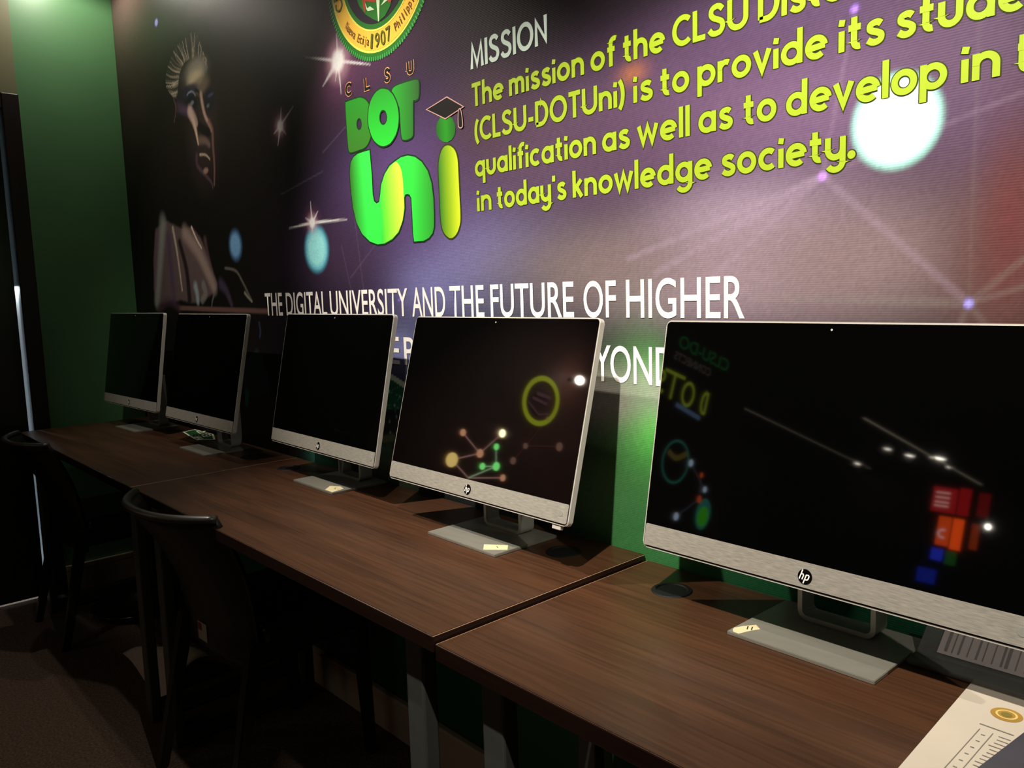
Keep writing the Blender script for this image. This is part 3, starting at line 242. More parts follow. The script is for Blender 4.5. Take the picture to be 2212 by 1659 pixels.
M_grom = mat('matt_black_plastic', (9, 9, 9), 0.65, spec=0.25, noise=20, amt=0.1)
M_logo = mat('logo_disc', (16, 14, 14), 0.15, metal=0.4, noise=9, amt=0.1)
M_paper = mat('white_paper', (190, 180, 164), 0.75, noise=12, amt=0.03)
M_ink = mat('printed_ink', (70, 68, 66), 0.7, noise=12, amt=0.1)
M_tape = mat('cream_masking_tape', (205, 192, 150), 0.7, noise=30, amt=0.05)
M_mark = mat('marker_ink', (18, 16, 14), 0.6, noise=12, amt=0.1)
M_gold = mat('gold_seal_print', (160, 124, 52), 0.6, noise=40, amt=0.15)
M_vinyl = mat('black_brown_vinyl', (24, 21, 18), 0.38, noise=60, amt=0.15, bump=0.1)
M_rail = mat('dark_grey_chair_rail', (42, 39, 35), 0.35, noise=60, amt=0.1)
M_lens = mat('pale_lens_dot', (190, 190, 185), 0.2, noise=9, amt=0.05)
M_white_ink = mat('white_lettering', (250, 246, 240), 0.5, spec=0.3, noise=30, amt=0.02)

def wood_material():
    m = bpy.data.materials.new('walnut_laminate'); m.use_nodes = True; nt = m.node_tree; b = nt.nodes['Principled BSDF']
    tc = nt.nodes.new('ShaderNodeTexCoord'); mp = nt.nodes.new('ShaderNodeMapping'); n1 = nt.nodes.new('ShaderNodeTexNoise'); n2 = nt.nodes.new('ShaderNodeTexNoise')
    mp.inputs['Scale'].default_value = (1.2, 38, 38); n1.inputs['Scale'].default_value = 5; n1.inputs['Detail'].default_value = 8
    mp2 = nt.nodes.new('ShaderNodeMapping'); mp2.inputs['Scale'].default_value = (0.9, 7, 7); n2.inputs['Scale'].default_value = 2.5; n2.inputs['Detail'].default_value = 4
    nt.links.new(tc.outputs['Object'], mp.inputs[0]); nt.links.new(mp.outputs[0], n1.inputs['Vector']); nt.links.new(tc.outputs['Object'], mp2.inputs[0]); nt.links.new(mp2.outputs[0], n2.inputs['Vector'])
    mx = nt.nodes.new('ShaderNodeMath'); mx.operation = 'ADD'; nt.links.new(n1.outputs['Fac'], mx.inputs[0]); nt.links.new(n2.outputs['Fac'], mx.inputs[1])
    rp = nt.nodes.new('ShaderNodeValToRGB'); mr = nt.nodes.new('ShaderNodeMapRange'); mr.inputs['From Min'].default_value = 0.7; mr.inputs['From Max'].default_value = 1.3
    nt.links.new(mx.outputs[0], mr.inputs['Value']); nt.links.new(mr.outputs['Result'], rp.inputs['Fac'])
    rp.color_ramp.elements[0].color = lin((51, 31, 19)) + (1,); rp.color_ramp.elements[1].color = lin((78, 50, 32)) + (1,)
    nt.links.new(rp.outputs['Color'], b.inputs['Base Color']); b.inputs['Roughness'].default_value = 0.36; b.inputs['Specular IOR Level'].default_value = 0.4
    return m
M_wood = wood_material()

# ------------------------------------------------------------------ the room
CEIL = 3.0
struct(box('floor', (2.0, -7.0, -0.05), (14.0, 14.3, 0.1), M_carpet))
struct(box('ceiling', (2.0, -7.0, CEIL + 0.05), (14.0, 14.3, 0.1), M_ceil))
struct(box('wall_back', (2.95, 0.06, 1.5), (6.1, 0.12, 3.0), M_greenback))
struct(box('wall_right', (6.05, -7.0, 1.5), (0.1, 14.0, 3.0), M_dark))
struct(box('wall_front', (1.0, -14.05, 1.5), (12.0, 0.1, 3.0), M_dark))
bm = bmesh.new()
add_box(bm, (-0.06, -0.197, 1.5), (0.12, 0.394, 3.0))
struct(link('wall_left', mesh_of(bm, 'wall_left'), M_green))
struct(box('wall_left', (-0.06, -3.21, 1.5), (0.12, 3.58, 3.0), mat('maroon_wall_print', (112, 72, 64), 0.6, noise=1.2, amt=0.5)))
struct(box('trim_1', (-0.06, -0.907, 2.561), (0.122, 1.026, 0.878), M_beige))
# lit corridor behind the door
bm = bmesh.new()
add_box(bm, (-1.5, -0.9, 1.5), (0.1, 2.4, 3.0)); add_box(bm, (-0.8, 0.25, 1.5), (1.5, 0.1, 3.0)); add_box(bm, (-0.8, -2.05, 1.5), (1.5, 0.1, 3.0))
struct(link('wall_corridor', mesh_of(bm, 'wall_corridor'), M_corr))
struct(box('trim_2', (-0.79, -0.9, 0.001), (1.30, 2.2, 0.002), M_corr))
bm = bmesh.new()
add_box(bm, (-0.05, -0.4265, 1.061), (0.15, 0.063, 2.122), 0.004); add_box(bm, (-0.05, -1.3885, 1.061), (0.15, 0.063, 2.122), 0.004)
add_box(bm, (-0.05, -0.9075, 2.09), (0.15, 0.899, 0.064), 0.004)
d1 = struct(link('door_1', mesh_of(bm, 'door_1'), M_frame))
box('door_leaf', (-0.035, -0.9105, 1.034), (0.022, 0.885, 2.044), M_leaf, d1, 0.002)
bm = bmesh.new(); tube_bm(bm, [(0.02, -1.29, 1.0), (0.02, -1.2, 1.0)], 0.009); tube_bm(bm, [(-0.03, -1.29, 1.0), (0.02, -1.29, 1.0)], 0.012)
link('handle', mesh_of(bm, 'handle', True), M_steel, d1)
# skirting boards
bm = bmesh.new(); add_box(bm, (0.011, -0.196, 0.053), (0.018, 0.385, 0.102)); add_box(bm, (0.014, -0.196, 0.116), (0.024, 0.385, 0.022), 0.004)
struct(link('baseboard_left', mesh_of(bm, 'baseboard_left'), M_white))
bm = bmesh.new(); add_box(bm, (3.0, -0.009, 0.053), (5.9, 0.016, 0.102)); add_box(bm, (3.0, -0.011, 0.112), (5.9, 0.020, 0.016), 0.004)
struct(link('baseboard_back', mesh_of(bm, 'baseboard_back'), M_white))

# ------------------------------------------------------------------ the printed wall mural
Y0 = -0.004
def paint():
    X0, X1, Z0, Z1, st = 0.012, 4.70, 0.70, 2.90, 0.004
    nx = int((X1 - X0) / st) + 1; nz = int((Z1 - Z0) / st) + 1
    xs = np.linspace(X0, X1, nx); zs = np.linspace(Z0, Z1, nz); XX, ZZ = np.meshgrid(xs, zs)
    A = np.empty((nz, nx, 3)); A[:] = lin((15, 12, 10))
    L = lambda c: np.array(lin(c))
    LS = lambda c: np.minimum(0.9, np.array(lin(c)) * 1.7)
    def sub(x0, x1, z0, z1):
        i0 = max(0, int((x0 - X0) / st)); i1 = min(nx, int((x1 - X0) / st) + 2); j0 = max(0, int((z0 - Z0) / st)); j1 = min(nz, int((z1 - Z0) / st) + 2)
        return slice(j0, max(j0, j1)), slice(i0, max(i0, i1))
    def mix(s, wgt, c): A[s] += (np.array(c) - A[s]) * wgt[..., None]
    rng = np.random.RandomState(3)
    for x, z, sx, sz, c, p in D['G']:
        s = sub(x - 3 * sx, x + 3 * sx, z - 3 * sz, z + 3 * sz)
        r2 = ((XX[s] - x) / sx) ** 2 + ((ZZ[s] - z) / sz) ** 2
        mix(s, 0.9 * np.exp(-r2), np.minimum(0.9, L(c) * np.array((1.12, 1.10, 1.15))))
    def segdist(s, P, w0, w1):
        x, z = XX[s], ZZ[s]; best = np.full(x.shape, 9.0); n = len(P) - 1
        for i in range(n):
            a, b = np.array(P[i]), np.array(P[i + 1]); d = b - a; l2 = d @ d + 1e-12
            t = np.clip(((x - a[0]) * d[0] + (z - a[1]) * d[1]) / l2, 0, 1)
            dist = np.hypot(x - a[0] - t * d[0], z - a[1] - t * d[1]); wd = (w0 + (w1 - w0) * (i + t) / n) / 2
            best = np.minimum(best, dist / np.maximum(wd, 1e-5))
        return best
    def stroke(P, w0, w1, c, a, soft, L=L):
        if len(P) > 2: P = catmull(P, 4, False)
        w = max(w0, w1) * 1.6; px = [p[0] for p in P]; pz = [p[1] for p in P]
        s = sub(min(px) - w, max(px) + w, min(pz) - w, max(pz) + w)
        if A[s].size == 0: return
        r = segdist(s, P, w0, w1); k = np.clip((1 + soft * 0.5 - r) / max(soft, 0.05), 0, 1); k = k * k * (3 - 2 * k)
        mix(s, a * k, L(c))
    def ell(x, z, rx, rz, c, a, soft, rim=None, L=L):
        s = sub(x - 1.7 * rx, x + 1.7 * rx, z - 1.7 * rz, z + 1.7 * rz)
        r = np.sqrt(((XX[s] - x) / rx) ** 2 + ((ZZ[s] - z) / rz) ** 2)
        k = np.clip((1 + soft * 0.5 - r) / max(soft, 0.05), 0, 1); k = k * k * (3 - 2 * k)
        if rim is not None:
            q = np.clip((r - 0.62) / 0.36, 0, 1)[..., None]; col = L(c) * (1 - q) + L(rim) * q
            A[s] += (col - A[s]) * (a * k)[..., None]
        else: mix(s, a * k, L(c))
    def poly(P, c, a):
        px = [p[0] for p in P]; pz = [p[1] for p in P]; s = sub(min(px), max(px), min(pz), max(pz)); x, z = XX[s], ZZ[s]
        ins = np.zeros(x.shape, bool); n = len(P)
        for i in range(n):
            (ax, az), (bx, bz) = P[i], P[(i + 1) % n]
            if az == bz: continue
            c1 = (az > z) != (bz > z); ins ^= c1 & (x < (bx - ax) * (z - az) / (bz - az) + ax)
        k = ins.astype(float)
        for _ in range(3):
            k[1:-1, 1:-1] = (k[1:-1, 1:-1] * 2 + k[:-2, 1:-1] + k[2:, 1:-1] + k[1:-1, :-2] + k[1:-1, 2:]) / 6
        mix(s, a * k, L(c))
    for p, q, wd, c, a in D['BM']: stroke([p, q], wd * 2, wd * 2, c, a, 1.4)
    for x, z, rx, rz, c, soft, rim in D['BK']: ell(x, z, rx, rz, c, 0.97, soft, rim, lambda q: np.minimum(0.95, np.array(lin(q)) * 1.4))
    poly(D['net'], (30, 104, 80), 0.9); poly(D['net2'], (52, 62, 76), 0.8)
    poly(D['teal'], (34, 60, 52), 0.6)
    poly(D['hair'], (58, 52, 46), 0.9); poly(D['drape'], (92, 76, 76), 0.95)
    for S in D['S']:
        if S[0] == 'e': ell(S[1], S[2], S[3], S[4], S[5], S[6], S[7], None, LS)
        else: stroke(*S, LS)
    LS = lambda c: np.minimum(0.92, np.array(lin(c)) * 2.2)
    for (x, z), core, sp, c in D['ST']:
        for (ex, ez), wd in sp:
            for k in range(4):
                f = 1 - k * 0.22; stroke([(x, z), (x + (ex - x) * f, z + (ez - z) * f)], max(wd * 2.4, .009), .0035, c, 0.4, 1.5, LS)
        for rr, al, cc in ((3.6, 0.28, (96, 52, 76)), (2.1, 0.45, (190, 140, 150)), (1.35, 1.0, c)): ell(x, z, core * rr * 1.1, core * rr, cc, al, 1.6 if rr > 2 else 0.9, None, LS)
    # woven grain of the print
    A *= (1 + 0.05 * rng.randn(nz, nx, 1)); A = np.clip(A, 0.0015, 0.95)
    # front grid
    idx = np.arange(nx * nz).reshape(nz, nx)
    f = np.stack([idx[:-1, :-1], idx[:-1, 1:], idx[1:, 1:], idx[1:, :-1]], -1).reshape(-1, 4)
    co = np.stack([XX, np.full_like(XX, Y0), ZZ], -1).reshape(-1, 3)
    # returns at the four edges so that the panel has its thickness
    nb = len(co); cor = [idx[0, 0], idx[0, -1], idx[-1, -1], idx[-1, 0]]
    edges = [idx[0, :], idx[:, -1], idx[-1, ::-1], idx[::-1, 0]]; ring = np.concatenate([e[:-1] for e in edges])
    back = co[ring].copy(); back[:, 1] = -0.0005; co = np.concatenate([co, back]); m = len(ring); bi = nb + np.arange(m)
    side = np.stack([np.roll(ring, -1), ring, bi, np.roll(bi, -1)], -1); f = np.concatenate([f, side])
    me = bpy.data.meshes.new('wall_mural'); me.vertices.add(len(co)); me.vertices.foreach_set('co', co.ravel())
    me.loops.add(f.size); me.loops.foreach_set('vertex_index', f.ravel().astype(np.int32)); me.polygons.add(len(f))
    me.polygons.foreach_set('loop_start', np.arange(0, f.size, 4, dtype=np.int32)); me.polygons.foreach_set('loop_total', np.full(len(f), 4, np.int32))
    me.update(calc_edges=True); me.validate()
    at = me.color_attributes.new('print', 'FLOAT_COLOR', 'POINT')
    c = np.concatenate([A.reshape(-1, 3), A.reshape(-1, 3)[ring]]); c = np.concatenate([c, np.ones((len(c), 1))], 1); at.data.foreach_set('color', c.ravel())
    return me
def mural_material():
    m = bpy.data.materials.new('printed_tarpaulin'); m.use_nodes = True; nt = m.node_tree; b = nt.nodes['Principled BSDF']
    a = nt.nodes.new('ShaderNodeAttribute'); a.attribute_name = 'print'; nt.links.new(a.outputs['Color'], b.inputs['Base Color'])
    b.inputs['Roughness'].default_value = 0.5; b.inputs['Specular IOR Level'].default_value = 0.2
    tc = nt.nodes.new('ShaderNodeTexCoord'); wv = nt.nodes.new('ShaderNodeTexWave'); wv.bands_direction = 'Z'; wv.inputs['Scale'].default_value = 90; bp = nt.nodes.new('ShaderNodeBump')
    bp.inputs['Strength'].default_value = 0.12; bp.inputs['Distance'].default_value = 0.001
    nt.links.new(tc.outputs['Object'], wv.inputs['Vector']); nt.links.new(wv.outputs['Fac'], bp.inputs['Height']); nt.links.new(bp.outputs['Normal'], b.inputs['Normal'])
    return m
mural = link('wall_mural', paint(), mural_material())
tag(mural, 'large printed wall mural with mission text, round seal and statue portrait', 'mural')

# round single-storey lettering drawn as strokes
B_ = arc(.34, .34, .265, .265, 0, 360)
GL = {
 'a': (.68, [B_, [(.605, .68), (.605, 0)]]), 'c': (.60, [arc(.34, .34, .265, .265, 48, 312)]), 'd': (.68, [B_, [(.605, 1.05), (.605, 0)]]),
 'e': (.66, [arc(.34, .34, .265, .265, 6, 312), [(.10, .32), (.61, .36)]]), 'f': (.42, [[(.19, 0), (.19, .84)] + arc(.36, .84, .17, .15, 180, 60), [(.03, .62), (.38, .62)]]),
 'g': (.68, [B_, [(.605, .68), (.605, -.04)] + arc(.34, -.04, .265, .24, 0, -150)]), 'h': (.62, [[(.075, 1.05), (.075, 0)], arc(.31, .37, .235, .24, 180, 0) + [(.545, 0)]]),
 'i': (.15, [[(.075, .60), (.075, 0)], [(.06, .74), (.095, .92)]]), 'k': (.52, [[(.075, 1.05), (.075, 0)], [(.45, .67), (.10, .30)], [(.20, .40), (.48, 0)]]),
 'l': (.15, [[(.075, 1.05), (.075, 0)]]), 'm': (.92, [[(.075, .68), (.075, 0)], arc(.265, .42, .19, .19, 180, 0) + [(.455, 0)], arc(.645, .42, .19, .19, 180, 0) + [(.835, 0)]]),
 'n': (.62, [[(.075, .68), (.075, 0)], arc(.31, .37, .235, .24, 180, 0) + [(.545, 0)]]), 'o': (.68, [B_]), 'p': (.68, [B_, [(.075, .68), (.075, -.32)]]), 'q': (.68, [B_, [(.605, .68), (.605, -.32)]]),
 'r': (.42, [[(.075, .68), (.075, 0)], arc(.30, .38, .225, .225, 180, 60)]),
 's': (.52, [catmull([(.45, .55), (.36, .61), (.25, .61), (.14, .56), (.13, .45), (.22, .38), (.34, .33), (.45, .25), (.44, .13), (.33, .07), (.20, .08), (.07, .16)], 4, False)]),
 't': (.42, [[(.19, .92), (.19, .24)] + arc(.34, .24, .15, .165, 180, 285), [(.02, .62), (.39, .62)]]), 'u': (.62, [[(.075, .68), (.075, .31)] + arc(.31, .31, .235, .24, 180, 360) + [(.545, .68)]]),
 'v': (.58, [[(.05, .68), (.29, .05), (.53, .68)]]), 'w': (.86, [[(.05, .68), (.24, .06), (.43, .62), (.62, .06), (.81, .68)]]),
 'y': (.62, [[(.075, .68), (.075, .33)] + arc(.31, .33, .235, .24, 180, 360), [(.545, .68), (.545, -.06)] + arc(.31, -.06, .235, .22, 0, -150)]),
 'T': (.62, [[(0, .93), (.62, .93)], [(.31, .93), (.31, 0)]]), 'C': (.76, [arc(.46, .5, .385, .425, 48, 312)]), 'L': (.50, [[(.075, 1), (.075, .075), (.50, .075)]]),
 'S': (.66, [catmull([(.57, .80), (.45, .91), (.30, .93), (.15, .86), (.12, .70), (.22, .58), (.38, .50), (.54, .40), (.57, .24), (.47, .10), (.30, .07), (.16, .10), (.05, .22)], 4, False)]),
 'U': (.76, [[(.075, 1), (.075, .36)] + arc(.38, .36, .305, .29, 180, 360) + [(.685, 1)]]), 'D': (.74, [[(.075, .075), (.075, .925), (.30, .925)] + arc(.30, .5, .365, .425, 90, -90) + [(.04, .075)]]),
 'O': (.94, [arc(.47, .5, .395, .43, 0, 360)]), 'N': (.68, [[(.075, 0), (.075, .86), (.605, .14), (.605, 1)]]), 'M': (.88, [[(.075, 0), (.15, .88), (.44, .12), (.73, .88), (.805, 0)]]), 'I': (.15, [[(.075, 1), (.075, 0)]]),
 '(': (.26, [arc(.50, .42, .42, .66, 128, 232)]), ')': (.26, [arc(-.24, .42, .42, .66, 52, -52)]), '-': (.34, [[(.02, .36), (.32, .36)]]), "'": (.15, [[(.075, 1.0), (.075, .76)]]), '.': (.17, [arc(.085, .08, .012, .012, 0, 360)]),
 '1': (.3, [[(.02, .8), (.2, .95), (.2, 0)]]),
}
def stroke_word(bm, word, x0, x1, z, cap, hw, fr, out=None, fr2=None, out_hw=0.0):
    gap = .11; W = sum(GL[c][0] for c in word) + gap * (len(word) - 1); sx = (x1 - x0) / W; x = 0
    for ch in word:
        for k, st in enumerate(GL[ch][1]):
            dk = Vector((0, -0.00018 * k, 0)) if fr[1].x > .5 and fr[2].z > .5 else Vector((0, 0, 0))
            if ch == '.':
                c = (x0 + (x + .085) * sx, z + .1 * cap); disc(bm, c, .0062, .0062, fr, 0)
                if fr2 is not None: disc(bm, c, .0062 + out_hw, .0062 + out_hw, fr2, 1)
                continue
            P = [(x0 + (x + a) * sx, z + b * cap) for a, b in st]; cl = math.hypot(P[0][0] - P[-1][0], P[0][1] - P[-1][1]) < 1e-6
            ribbon(bm, P, hw, (fr[0] + dk, fr[1], fr[2]), cl, 0)
            if fr2 is not None: ribbon(bm, P, hw + out_hw, (fr2[0] + dk, fr2[1], fr2[2]), cl, 1)
        x += GL[ch][0] + gap
M_lime = mat('lime_lettering', (166, 192, 44), 0.5, spec=0.3, noise=30, amt=0.03)
M_olive = mat('olive_lettering_edge', (52, 58, 12), 0.5, spec=0.3, noise=30, amt=0.03)
M_pale = mat('pale_heading_lettering', (206, 224, 212), 0.5, spec=0.3, noise=30, amt=0.02)
M_teal = mat('dark_teal_lettering_edge', (18, 48, 44), 0.5, spec=0.3, noise=30, amt=0.02)
zz = D['z']
for key in ('L5', 'L4', 'L3', 'L2', 'L1'):
    bm = bmesh.new(); b0 = zz[key] - (0.001 if key != 'L5' else 0.0)
    for wd, x0, x1 in D['words'][key]:
        stroke_word(bm, wd, x0, x1, b0, 0.050 if key != 'L5' else 0.056, 0.0046, WALL(Y0 - 0.0010), True, WALL(Y0 - 0.0003), 0.0017)
    if key == 'L5': link('heading_lettering', flat(bm), [M_pale, M_teal], mural)['label'] = 'pale grey heading word'
    else: link('mission_lettering', flat(bm), [M_lime, M_olive], mural)
ms = [text_mesh(wd, (x0, x1, zz['L6b'], zz['L6t']), WALL(Y0 - 0.0009)) for wd, x0, x1 in D['slogan']]
join('slogan_lettering', ms, M_white_ink, mural)
S2 = D['slogan2'][2:] + [('E', 2.715, 2.755), ('B', 2.655, 2.698)]
for grp in (D['slogan2'][:1], D['slogan2'][1:2], S2):
    join('slogan_lettering', [text_mesh(wd, (x0, x1, zz['L7b'], zz['L7t']), WALL(Y0 - 0.0009)) for wd, x0, x1 in grp], M_white_ink, mural)
# logo under the seal
bx = lambda P, i: (min(p[i] for p in P), max(p[i] for p in P))
def logo(name, paths, m, y, smooth=True, edge=None, ew=0.004, k=5):
    P = [catmull(p, k) if (smooth and len(p) < 40 and len(p) > 5) else p for p in paths]
    me = filled(P, WALL(y)); o = link(name, me, m, mural)
    if edge is not None:
        bm = bmesh.new()
        for p in P: ribbon(bm, p, ew, WALL(y + 0.0003), True)
        link('letter_edge', flat(bm), edge, o)
    return o
M_ledge = mat('dark_green_letter_edge', (16, 50, 22), 0.5, spec=0.3, noise=30, amt=0.03)
xd = bx(D['logoD'][0], 1); xo = bx(D['logoO'][0], 1); xt = bx(D['logoT'][0], 0); xu = bx(D['logoU'][0], 0); xy = bx(D['logoY'][0], 0); xi = bx(D['logoI'][0], 0)
logo('logo_letter', D['logoD'], grad_mat('letter_green_a', 'Z', [(xd[0], (56, 118, 36)), (xd[1], (36, 138, 36))]), Y0 - 0.0008, edge=M_ledge)
logo('logo_letter', D['logoT'], grad_mat('letter_green_b', 'X', [(xt[0], (40, 160, 44)), (xt[1], (42, 92, 36))]), Y0 - 0.0012, edge=M_ledge)
logo('logo_letter', D['logoO'], grad_mat('letter_green_c', 'Z', [(xo[0], (42, 206, 54)), (xo[1], (36, 148, 40))]), Y0 - 0.0016, edge=M_ledge)
ou = logo('logo_letter', D['logoU'], grad_mat('letter_green_d', 'X', [(xu[0], (50, 110, 34)), (xu[0] + .20 * (xu[1] - xu[0]), (58, 236, 80)), (xu[0] + .76 * (xu[1] - xu[0]), (56, 232, 72)), (xu[1], (52, 158, 48))]), Y0 - 0.0009, edge=M_ledge)
link('letter_highlight', filled([catmull(D['logoY'][0], 5)], WALL(Y0 - 0.0012)), grad_mat('letter_yellow', 'X', [(xy[0], (60, 222, 70)), (xy[0] + .25 * (xy[1] - xy[0]), (120, 240, 60)), (xy[1], (232, 255, 80))]), ou)
logo('logo_letter', D['logoI'], grad_mat('letter_yellow_green', 'X', [(xi[0], (50, 130, 36)), (xi[0] + .5 * (xi[1] - xi[0]), (150, 190, 30)), (xi[1], (214, 232, 40))]), Y0 - 0.0009, edge=M_olive)
xg = bx(D['logoDot'][0], 0)
link('logo_letter', filled(D['logoDot'], WALL(Y0 - 0.0008)), grad_mat('letter_dot_green', 'X', [(xg[0], (36, 100, 34)), ((xg[0] + xg[1]) / 2, (40, 150, 30)), (xg[1], (36, 100, 34))]), mural)
M_cap = mat('dark_maroon_print', (14, 5, 5), 0.5, spec=0.3, noise=20, amt=0.1); M_capedge = mat('pale_pink_line', (206, 160, 150), 0.5, spec=0.3, noise=20, amt=0.05)
o = link('graduation_cap', filled(D['cap'], WALL(Y0 - 0.0014)), M_cap, mural)
bm = bmesh.new(); ribbon(bm, D['cap'][0], 0.0013, WALL(Y0 - 0.0018), True); link('cap_outline', flat(bm), M_capedge, o)
bm = bmesh.new(); ribbon(bm, catmull(D['tassel'][0], 4), 0.0012, WALL(Y0 - 0.0024), True); link('tassel_outline', flat(bm), M_capedge, o)
o2 = link('cap_tassel', filled([catmull(D['tassel'][0], 4)], WALL(Y0 - 0.0020)), M_cap, o)
M_oline = mat('pale_orange_line', (236, 170, 110), 0.5, spec=0.3, noise=20, amt=0.05)
for ch, l, r, t, b in D['clsu']:
    x0, x1, z0, z1 = l[0], r[0], b[1], t[1]; bm = bmesh.new()
    stroke_word(bm, ch, x0 + .005, x1 - .005, z0 + .004, (z1 - z0) - .008, 0.0058, WALL(Y0 - 0.0010)); o = link('logo_initial', flat(bm), M_oline, mural)
    bm = bmesh.new(); stroke_word(bm, ch, x0 + .005, x1 - .005, z0 + .004, (z1 - z0) - .008, 0.0037, WALL(Y0 - 0.0016)); link('initial_fill', flat(bm), M_cap, o)
# round seal
cx, cz, Ro = D['seal']['outer']; Ry, Ri = D['seal']['yo'][2], D['seal']['yi'][2]; Rd = 0.160
M_sg = mat('seal_green', (30, 112, 24), 0.5, spec=0.3, noise=30, amt=0.05); M_sy = mat('seal_yellow', (250, 196, 64), 0.5, spec=0.3, noise=30, amt=0.03)
M_sy2 = mat('seal_pale_yellow', (232, 230, 90), 0.5, spec=0.3, noise=30, amt=0.03); M_sd = mat('seal_dark', (30, 16, 34), 0.5, spec=0.3, noise=30, amt=0.1); M_st = mat('seal_light_green', (70, 170, 90), 0.5, spec=0.3, noise=30, amt=0.05)
M_sink = mat('seal_brown_ink', (110, 66, 12), 0.5, spec=0.3, noise=30, amt=0.05); M_sol = mat('seal_olive_ink', (92, 96, 8), 0.5, spec=0.3, noise=30, amt=0.05)
bm = bmesh.new(); fr = lambda k: WALL(Y0 - 0.0008 - 0.0004 * k)
disc(bm, (cx, cz), Ro, Ro, fr(0), 0, 96); disc(bm, (cx, cz), Ry, Ry, fr(1), 2, 96); disc(bm, (cx, cz), Ry - .006, Ry - .006, fr(2), 1, 96); disc(bm, (cx, cz), Ri + .005, Ri + .005, fr(3), 2, 96); disc(bm, (cx, cz), Ri, Ri, fr(4), 0, 96); disc(bm, (cx, cz), Rd, Rd, fr(5), 3, 96)
for k in range(150):
    a = 2 * math.pi * k / 150; c, s = math.cos(a), math.sin(a); ribbon(bm, [(cx + c * (Ro - .009), cz + s * (Ro - .009)), (cx + c * (Ro + .002), cz + s * (Ro + .002))], 0.0018, fr(1), False, 4)
seal = link('university_seal', flat(bm), [M_sg, M_sy, M_sy2, M_sd, M_st], mural)
def curved(txt, R, a_mid, h, adv, inward, m, y):
    ms = []; n = len(txt)
    for i, ch in enumerate(txt):
        if ch == ' ': continue
        da = (i - (n - 1) / 2) * adv / R; a = a_mid + (da if inward else -da)
        rad = Vector((math.cos(a), 0, math.sin(a))); up = -rad if inward else rad; ex = Vector((up.z, 0, -up.x))
        o_ = Vector((cx, y, cz)) + rad * R
        wd = adv * (0.34 if ch in 'il1j' else 0.8); hh = h * (0.72 if ch in 'uevacn' else 1.0)
        z0 = -h / 2 - (h * .25 if ch in 'jp' else 0); z1 = -h / 2 + hh if ch != 'p' else -h / 2 + .72 * h
        ms.append(text_mesh(ch, (-wd / 2, wd / 2, z0, z1), (o_, ex, up)))
    return join('seal_lettering', ms, m, seal)
Rm = (Ry + Ri) / 2; yy = Y0 - 0.0008 - 0.0004 * 6
curved('1907', Rm, math.radians(270), 0.036, 0.026, True, M_sol, yy)
curved('Nueva Ecija', Rm, math.radians(237), 0.021, 0.0118, True, M_sink, yy)
curved('Philippines', Rm, math.radians(308), 0.021, 0.0122, True, M_sink, yy)
curved('CE', Rm, math.radians(196), 0.036, 0.034, False, M_sol, yy)
sh = link('seal_shield', filled([[(cx + (x - cx) * .93, cz + (z - cz) * .95) for x, z in D['shield']]], WALL(yy - 0.0002)), M_sg, seal)
M_red = mat('seal_red', (176, 60, 36), 0.5, spec=0.3, noise=30, amt=0.1); M_pg = mat('seal_pale_green', (214, 236, 196), 0.5, spec=0.3, noise=30, amt=0.05)
for p in D['sealbits']['red']: link('shield_emblem', filled([p], WALL(yy - 0.0006)), M_red, sh)
for p in D['sealbits']['bird']: link('bird_emblem', filled([p], WALL(yy - 0.0009)), M_pg, sh)
link('spear_emblem', filled([D['sealbits']['line']], WALL(yy - 0.0009)), M_pg, sh)

# ------------------------------------------------------------------ desks
def desk(x0, x1, z, label):
    t = thing('office_desk', label, 'desk', ((x0 + x1) / 2, -0.266, 0), 0, 'office desks in a row along the mural wall'); L = x1 - x0; dp = 0.515
    bm = bmesh.new(); add_box(bm, (0, 0, z - 0.0125), (L - 0.004, dp - 0.004, 0.025)); link('worktop', mesh_of(bm, 'worktop'), M_wood, t)
    bm = bmesh.new()
    for c, s in (((0, -dp / 2 + .0005, z - .0132), (L, 0.003, 0.0262)), ((0, dp / 2 - .0005, z - .0132), (L, 0.003, 0.0262)), ((-L / 2 + .0005, 0, z - .0132), (0.003, dp, 0.0262)), ((L / 2 - .0005, 0, z - .0132), (0.003, dp, 0.0262))): add_box(bm, c, s, 0.0016, 2)
    eb = link('edge_band', mesh_of(bm, 'edge_band'), [M_edge, M_edgetop], t)
    for f in eb.data.polygons: f.material_index = 1 if f.normal.z > 0.4 else 0
    for sx in (-1, 1):
        px = sx * (L / 2 - 0.095); bm = bmesh.new(); zt = z - 0.026
        add_box(bm, (px, -0.215, zt / 2), (0.048, 0.03, zt), 0.004); add_box(bm, (px, 0.195, zt / 2), (0.048, 0.03, zt), 0.004)
        add_box(bm, (px, -0.01, zt - 0.02), (0.046, 0.40, 0.034), 0.004); add_box(bm, (px, -0.01, 0.03), (0.046, 0.40, 0.05), 0.004)
        link('leg_frame', mesh_of(bm, 'leg_frame'), M_steel, t)
    box('support_rail', (0, 0.16, z - 0.055), (L - 0.24, 0.025, 0.05), M_steel, t, 0.003)
    for sx in (-1, 1):
        bm = bmesh.new(); r = lathe_bm(bm, [(0.026, 0.0005), (0.028, 0.0022), (0.034, 0.0018), (0.036, 0.0002)], 36); bm.faces.new(r[0])
        g = link('cable_grommet', mesh_of(bm, 'cable_grommet', False), M_grom, t); g.location = (sx * (L / 2 - 0.128), 0.162, z)
    return t
desk(0.080, 1.482, 0.75, 'brown wood desk against the green wall with the exit sign on it')
desk(1.486, 2.9035, 0.75, 'brown wood desk in the middle with a chair pushed in')
desk(2.910, 4.33, 0.74, 'brown wood desk in front, slightly lower, with printed papers on it')

